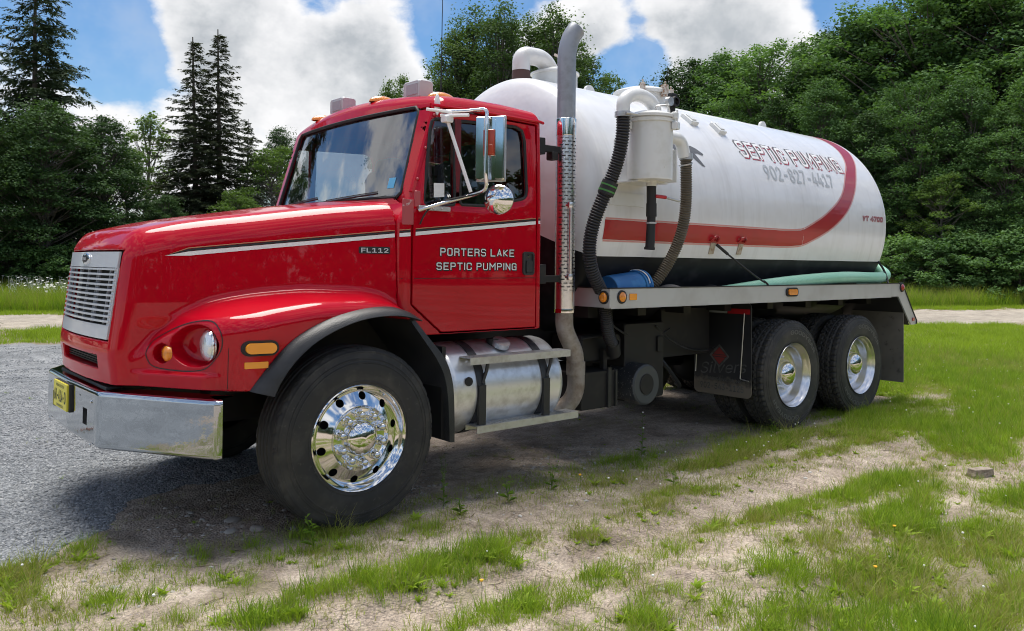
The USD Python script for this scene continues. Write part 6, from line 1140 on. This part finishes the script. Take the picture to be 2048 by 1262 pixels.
# ------------------------------------------------------------------ things lying on the truck and on the ground
BK = thing('plastic_bucket', 'blue plastic pail lying on its side on the truck deck below the filter canister', 'bucket')
M_pail = mat('bucket_blue', (.025, .16, .42), .4, var=(7., (.06, .24, .50), .5, .72), dirt=(20., (.2, .25, .3), .64, .8))
bc, bd_ = np.array([2.23, -1.05, 1.335]), np.array([.985, .02, .06]); bd_ /= np.linalg.norm(bd_)
def along(m):
    b = np.cross(bd_, [0, 0, 1.]); b /= np.linalg.norm(b); c = np.cross(b, bd_); v = m.vertices*np.array([.87, .87, 1.05]); return trimesh.Trimesh(bc+v[:, 2:]*bd_+v[:, :1]*b+v[:, 1:2]*c, m.faces, process=False)
part(BK, 'pail', along(rev([(0, .006), (.118, .006), (.122, -.004), (.128, 0), (.132, .02), (.148, .36), (.146, .37), (.140, .36), (.128, .04), (0, .03)], 56, 'z')), M_pail, smooth=30); part(BK, 'rim', along(trimesh.util.concatenate([rev([(.149, .30), (.157, .302), (.157, .312), (.150, .315), (.150, .335), (.158, .337), (.158, .345), (.151, .348)], 56, 'z'), rev([(.150, .352), (.160, .356), (.160, .372), (.148, .376), (.142, .372)], 56, 'z')])), M_pail, smooth=30)
part(BK, 'handle', along(tube(np.array([(.160*math.cos(t), .160*math.sin(t), .325-.10*math.sin(t)**2*0+.012*math.sin(2*t)) for t in np.linspace(.25, PI-.1, 24)]), .0055, 6)), M_letter)
GHs = thing('suction_hose', 'pale green corrugated suction hose lying along the rear deck behind the rail', 'hose')
M_green = mat('hose_green', (.27, .56, .41), .38, var=(4., (.34, .62, .48), .45, .7))
part(GHs, 'hose_length', ribbed([(3.30, -1.12, 1.275), (3.8, -1.13, 1.315), (4.4, -1.14, 1.365), (5.1, -1.145, 1.405), (5.8, -1.14, 1.425), (6.4, -1.12, 1.42), (6.78, -1.07, 1.435), (6.99, -.94, 1.49), (7.02, -.78, 1.58), (6.94, -.70, 1.66)], .060, .022, .0035, 20), M_green, smooth=60)
part(GHs, 'hose_length', ribbed([(6.45, -.92, 1.30), (6.72, -.95, 1.34), (6.98, -.86, 1.38), (7.07, -.66, 1.44), (7.02, -.5, 1.5)], .058, .022, .0035, 18), M_green, smooth=60, label='second turn of the hose looped round the tank end')
CB = thing('hose_strap', 'dark strap and white valve tied over the green hose at the tank end', 'strap'); part(CB, 'strap', tube(spline([(6.62, -.90, 1.72), (6.68, -1.02, 1.62), (6.66, -1.13, 1.48), (6.62, -1.18, 1.38), (6.58, -1.21, 1.34)], 18), .013, 6), M_rubber); part(CB, 'valve', [tube([(6.72, -.80, 1.66), (6.76, -.86, 1.74)], .03, 12), trimesh.creation.icosphere(2, .035).apply_translation((6.77, -.88, 1.75))], M_cream)
BS = thing('bungee_cord', 'black bungee cord running from the red tank hook down to the deck rail', 'cord'); part(BS, 'cord', tube(spline([(3.53, -1.135, 1.70), (3.70, -1.17, 1.60), (3.95, -1.195, 1.47), (4.15, -1.205, 1.385)], 16), .008, 6), M_rubber); part(BS, 'cord_end', tube([(3.52, -1.13, 1.715), (3.64, -1.16, 1.635)], .013, 6), M_dark); part(BS, 'cord_hook', tube(spline([(4.13, -1.205, 1.40), (4.19, -1.21, 1.365), (4.22, -1.20, 1.34)], 6), .009, 6), M_dark)
M_rag = mat('sack', (.20, .18, .165), .9)
for x, w, lab in ((2.98, .17, 'grey brown sandbag on the deck just right of the blue pail'), (3.55, .12, 'small dark sack on the deck under the bungee cord')):
    m = trimesh.creation.icosphere(3, 1.); v = m.vertices*np.array([w, .10, .085 if w > .15 else .075]); v = v*(1+.18*(meshkit.fbm(m.vertices*1.8+x, 3, 3)-.5)[:, None]); t = thing('deck_sack', lab, 'sack', (x, -1.06, 1.29), group='sacks on the truck deck'); part(t, 'cloth', trimesh.Trimesh(v, m.faces, process=False), M_rag if w > .15 else M_dark, smooth=True); part(t, 'tied_end', tube([(w*.8, -.01, .02), (w*1.25, -.02, .04)], .012, 6), M_dark)
def G(x, y): return (x, y, float(height(x, y)))
# weeds one can point to
M_weed = leaf_mat('weed_leaf', [(.11, .19, .03), (.16, .27, .045), (.21, .33, .06)], .4)
def stalk_weed(seed, H, n, leaf, flower=None):
    r = np.random.default_rng(seed); st, V, F, o, fls = [], [], [], 0, []
    for k in range(n):
        a = r.uniform(0, 2*PI); lean = r.uniform(.05, .28); h = H*r.uniform(.55, 1.) if k else H
        c = np.array([[math.cos(a)*lean*h*t**1.5, math.sin(a)*lean*h*t**1.5, h*t] for t in np.linspace(0, 1, 7)]); st.append(tube(c, np.linspace(.0028, .001, 7), 4, False))
        m = max(5, int(h/.022)); s = np.linspace(.05, .95, m); q = np.stack([np.interp(s, np.linspace(0, 1, 7), c[:, j]) for j in range(3)], 1); b = np.arange(m)*2.4; dr = np.stack([np.cos(b), np.sin(b), .55+.4*s], 1); dr /= np.linalg.norm(dr, axis=1, keepdims=True); L = leaf*(1-.55*s)*r.uniform(.7, 1.2, m)
        sd = np.cross(dr, [0, 0, 1.]); sd /= np.linalg.norm(sd, axis=1, keepdims=True); w = (L*.12)[:, None]; e = q+dr*L[:, None]-np.array([0, 0, 1])*(L*.35)[:, None]; md = q+dr*(L*.5)[:, None]
        V.append(np.stack([q, md+sd*w, e, md-sd*w], 1).reshape(-1, 3)); g = np.arange(m)[:, None]*4+o; F.append(np.concatenate([g+[0, 1, 2], g+[0, 2, 3]])); o += 4*m
        if flower: fls.append(trimesh.creation.icosphere(1, .007).apply_translation(c[-1]))
    return trimesh.util.concatenate(st), trimesh.Trimesh(np.vstack(V), np.vstack(F), process=False), fls
for seed, x, y, H, n, lf, fw, lab in ((1, -.37, -1.36, .20, 3, .085, None, 'leafy green weed growing against the front of the big front tyre'), (2, .62, -1.16, .30, 3, .05, None, 'tall thin weed just right of the front tyre'), (3, 2.68, -1.02, .34, 2, .07, M_white, 'tall weed with a white flower standing between the steps and the rear wheels'),
        (4, .98, -1.36, .16, 4, .08, None, 'bushy low weed below the fuel tank steps'), (5, 1.42, -1.30, .20, 4, .07, None, 'broad clump of weeds below the rear end of the lower step'), (6, .60, -1.36, .10, 5, .07, None, 'small leafy weed at the right foot of the front tyre'), (7, 2.2, -1.72, .12, 4, .08, None, 'low weed in the grass strip under the exhaust pipe'), (8, 4.15, -1.32, .16, 3, .09, None, 'weed at the foot of the first rear wheel')):
    t = thing('weed', lab, 'weed', G(x, y), group='weeds growing beside the truck'); s_, l_, f_ = stalk_weed(seed, H, n, lf, fw); part(t, 'stem', s_, M_weed, True); part(t, 'leaf_mass', l_, M_weed, False)
    for q in f_: part(t, 'flower', q, fw, True)
for i, (x, y, lab) in enumerate(((1.57, -1.42, 'yellow hawkweed flower left of the bare patch behind the front tyre'), (2.27, -3.23, 'yellow flower in the dense grass at the lower right'), (1.58, -3.45, 'yellow flower near the bottom edge of the photo, right of centre'), (-.02, -2.35, 'yellow flower in the bare strip below the front tyre'))):
    t = thing('yellow_flower', lab, 'flower', G(x, y), group='yellow flowers in the grass'); part(t, 'stem', tube([(0, 0, 0), (.004, 0, .07), (0, 0, .10)], .0015, 4), M_weed); part(t, 'bloom', rev([(0, .103), (.005, .104), (.010, .108), (.007, .100), (0, .098)], 10, 'z'), M_yellow)
# a lump of wood and bark
M_wood = mat('old_wood', (.34, .29, .235), .9, var=(20., (.22, .18, .14), .4, .6), bump=(60., .004)); M_barkp = mat('red_bark', (.17, .075, .05), .9, var=(30., (.09, .05, .04), .45, .65))
t = thing('wood_chunk', 'weathered broken wooden block lying in the grass at the right', 'wood block', G(4.22, -2.98), -25); m = box(-.085, .085, -.04, .04, -.01, .06, .012).subdivide().subdivide(); v = m.vertices; v = v+(meshkit.fbm(v*22, 3, 5)-.5)[:, None]*.03*np.sign(v); part(t, 'block', trimesh.Trimesh(v, m.faces, process=False), M_wood, False); part(t, 'split_end', box(.072, .105, -.026, .018, .0, .045, .01), M_wood)
for x, y, s, lab in ((-2.08, 1.70, .24, 'long strip of reddish bark on the gravel at the left edge'), (-2.10, 2.45, .13, 'short piece of reddish bark on the gravel, farther from the camera'), (-1.58, 1.28, .07, 'small brown bark chip on the gravel nearest the bumper')):
    m = trimesh.creation.icosphere(3, 1.); v = m.vertices*np.array([s, s*.16, .012]); v = v*(1+.5*(meshkit.fbm(m.vertices*2.2+s*9, 3, 8)-.5)[:, None]); t = thing('bark_piece', lab, 'bark', G(x, y), -40, group='bark pieces on the gravel'); part(t, 'bark', trimesh.Trimesh(v+[0, 0, .012], m.faces, process=False), M_barkp, True)
for i, (x, y, s, lab) in enumerate(((-.52, -.62, .055, 'flat grey stone in the shaded dirt in front of the front tyre'), (-.60, -.80, .045, 'pale flat stone below the bumper shadow'), (-.30, -.98, .04, 'small light stone at the edge of the shade near the front tyre'), (-.47, -.86, .05, 'rounded stone half sunk in the dirt left of the front tyre'))):
    t = thing('flat_stone', lab, 'stone', G(x, y), 40*i, group='stones in the shaded dirt'); part(t, 'stone', stone(np.random.default_rng(200+i), .35).subdivide().apply_scale(s), M_pebble, True)
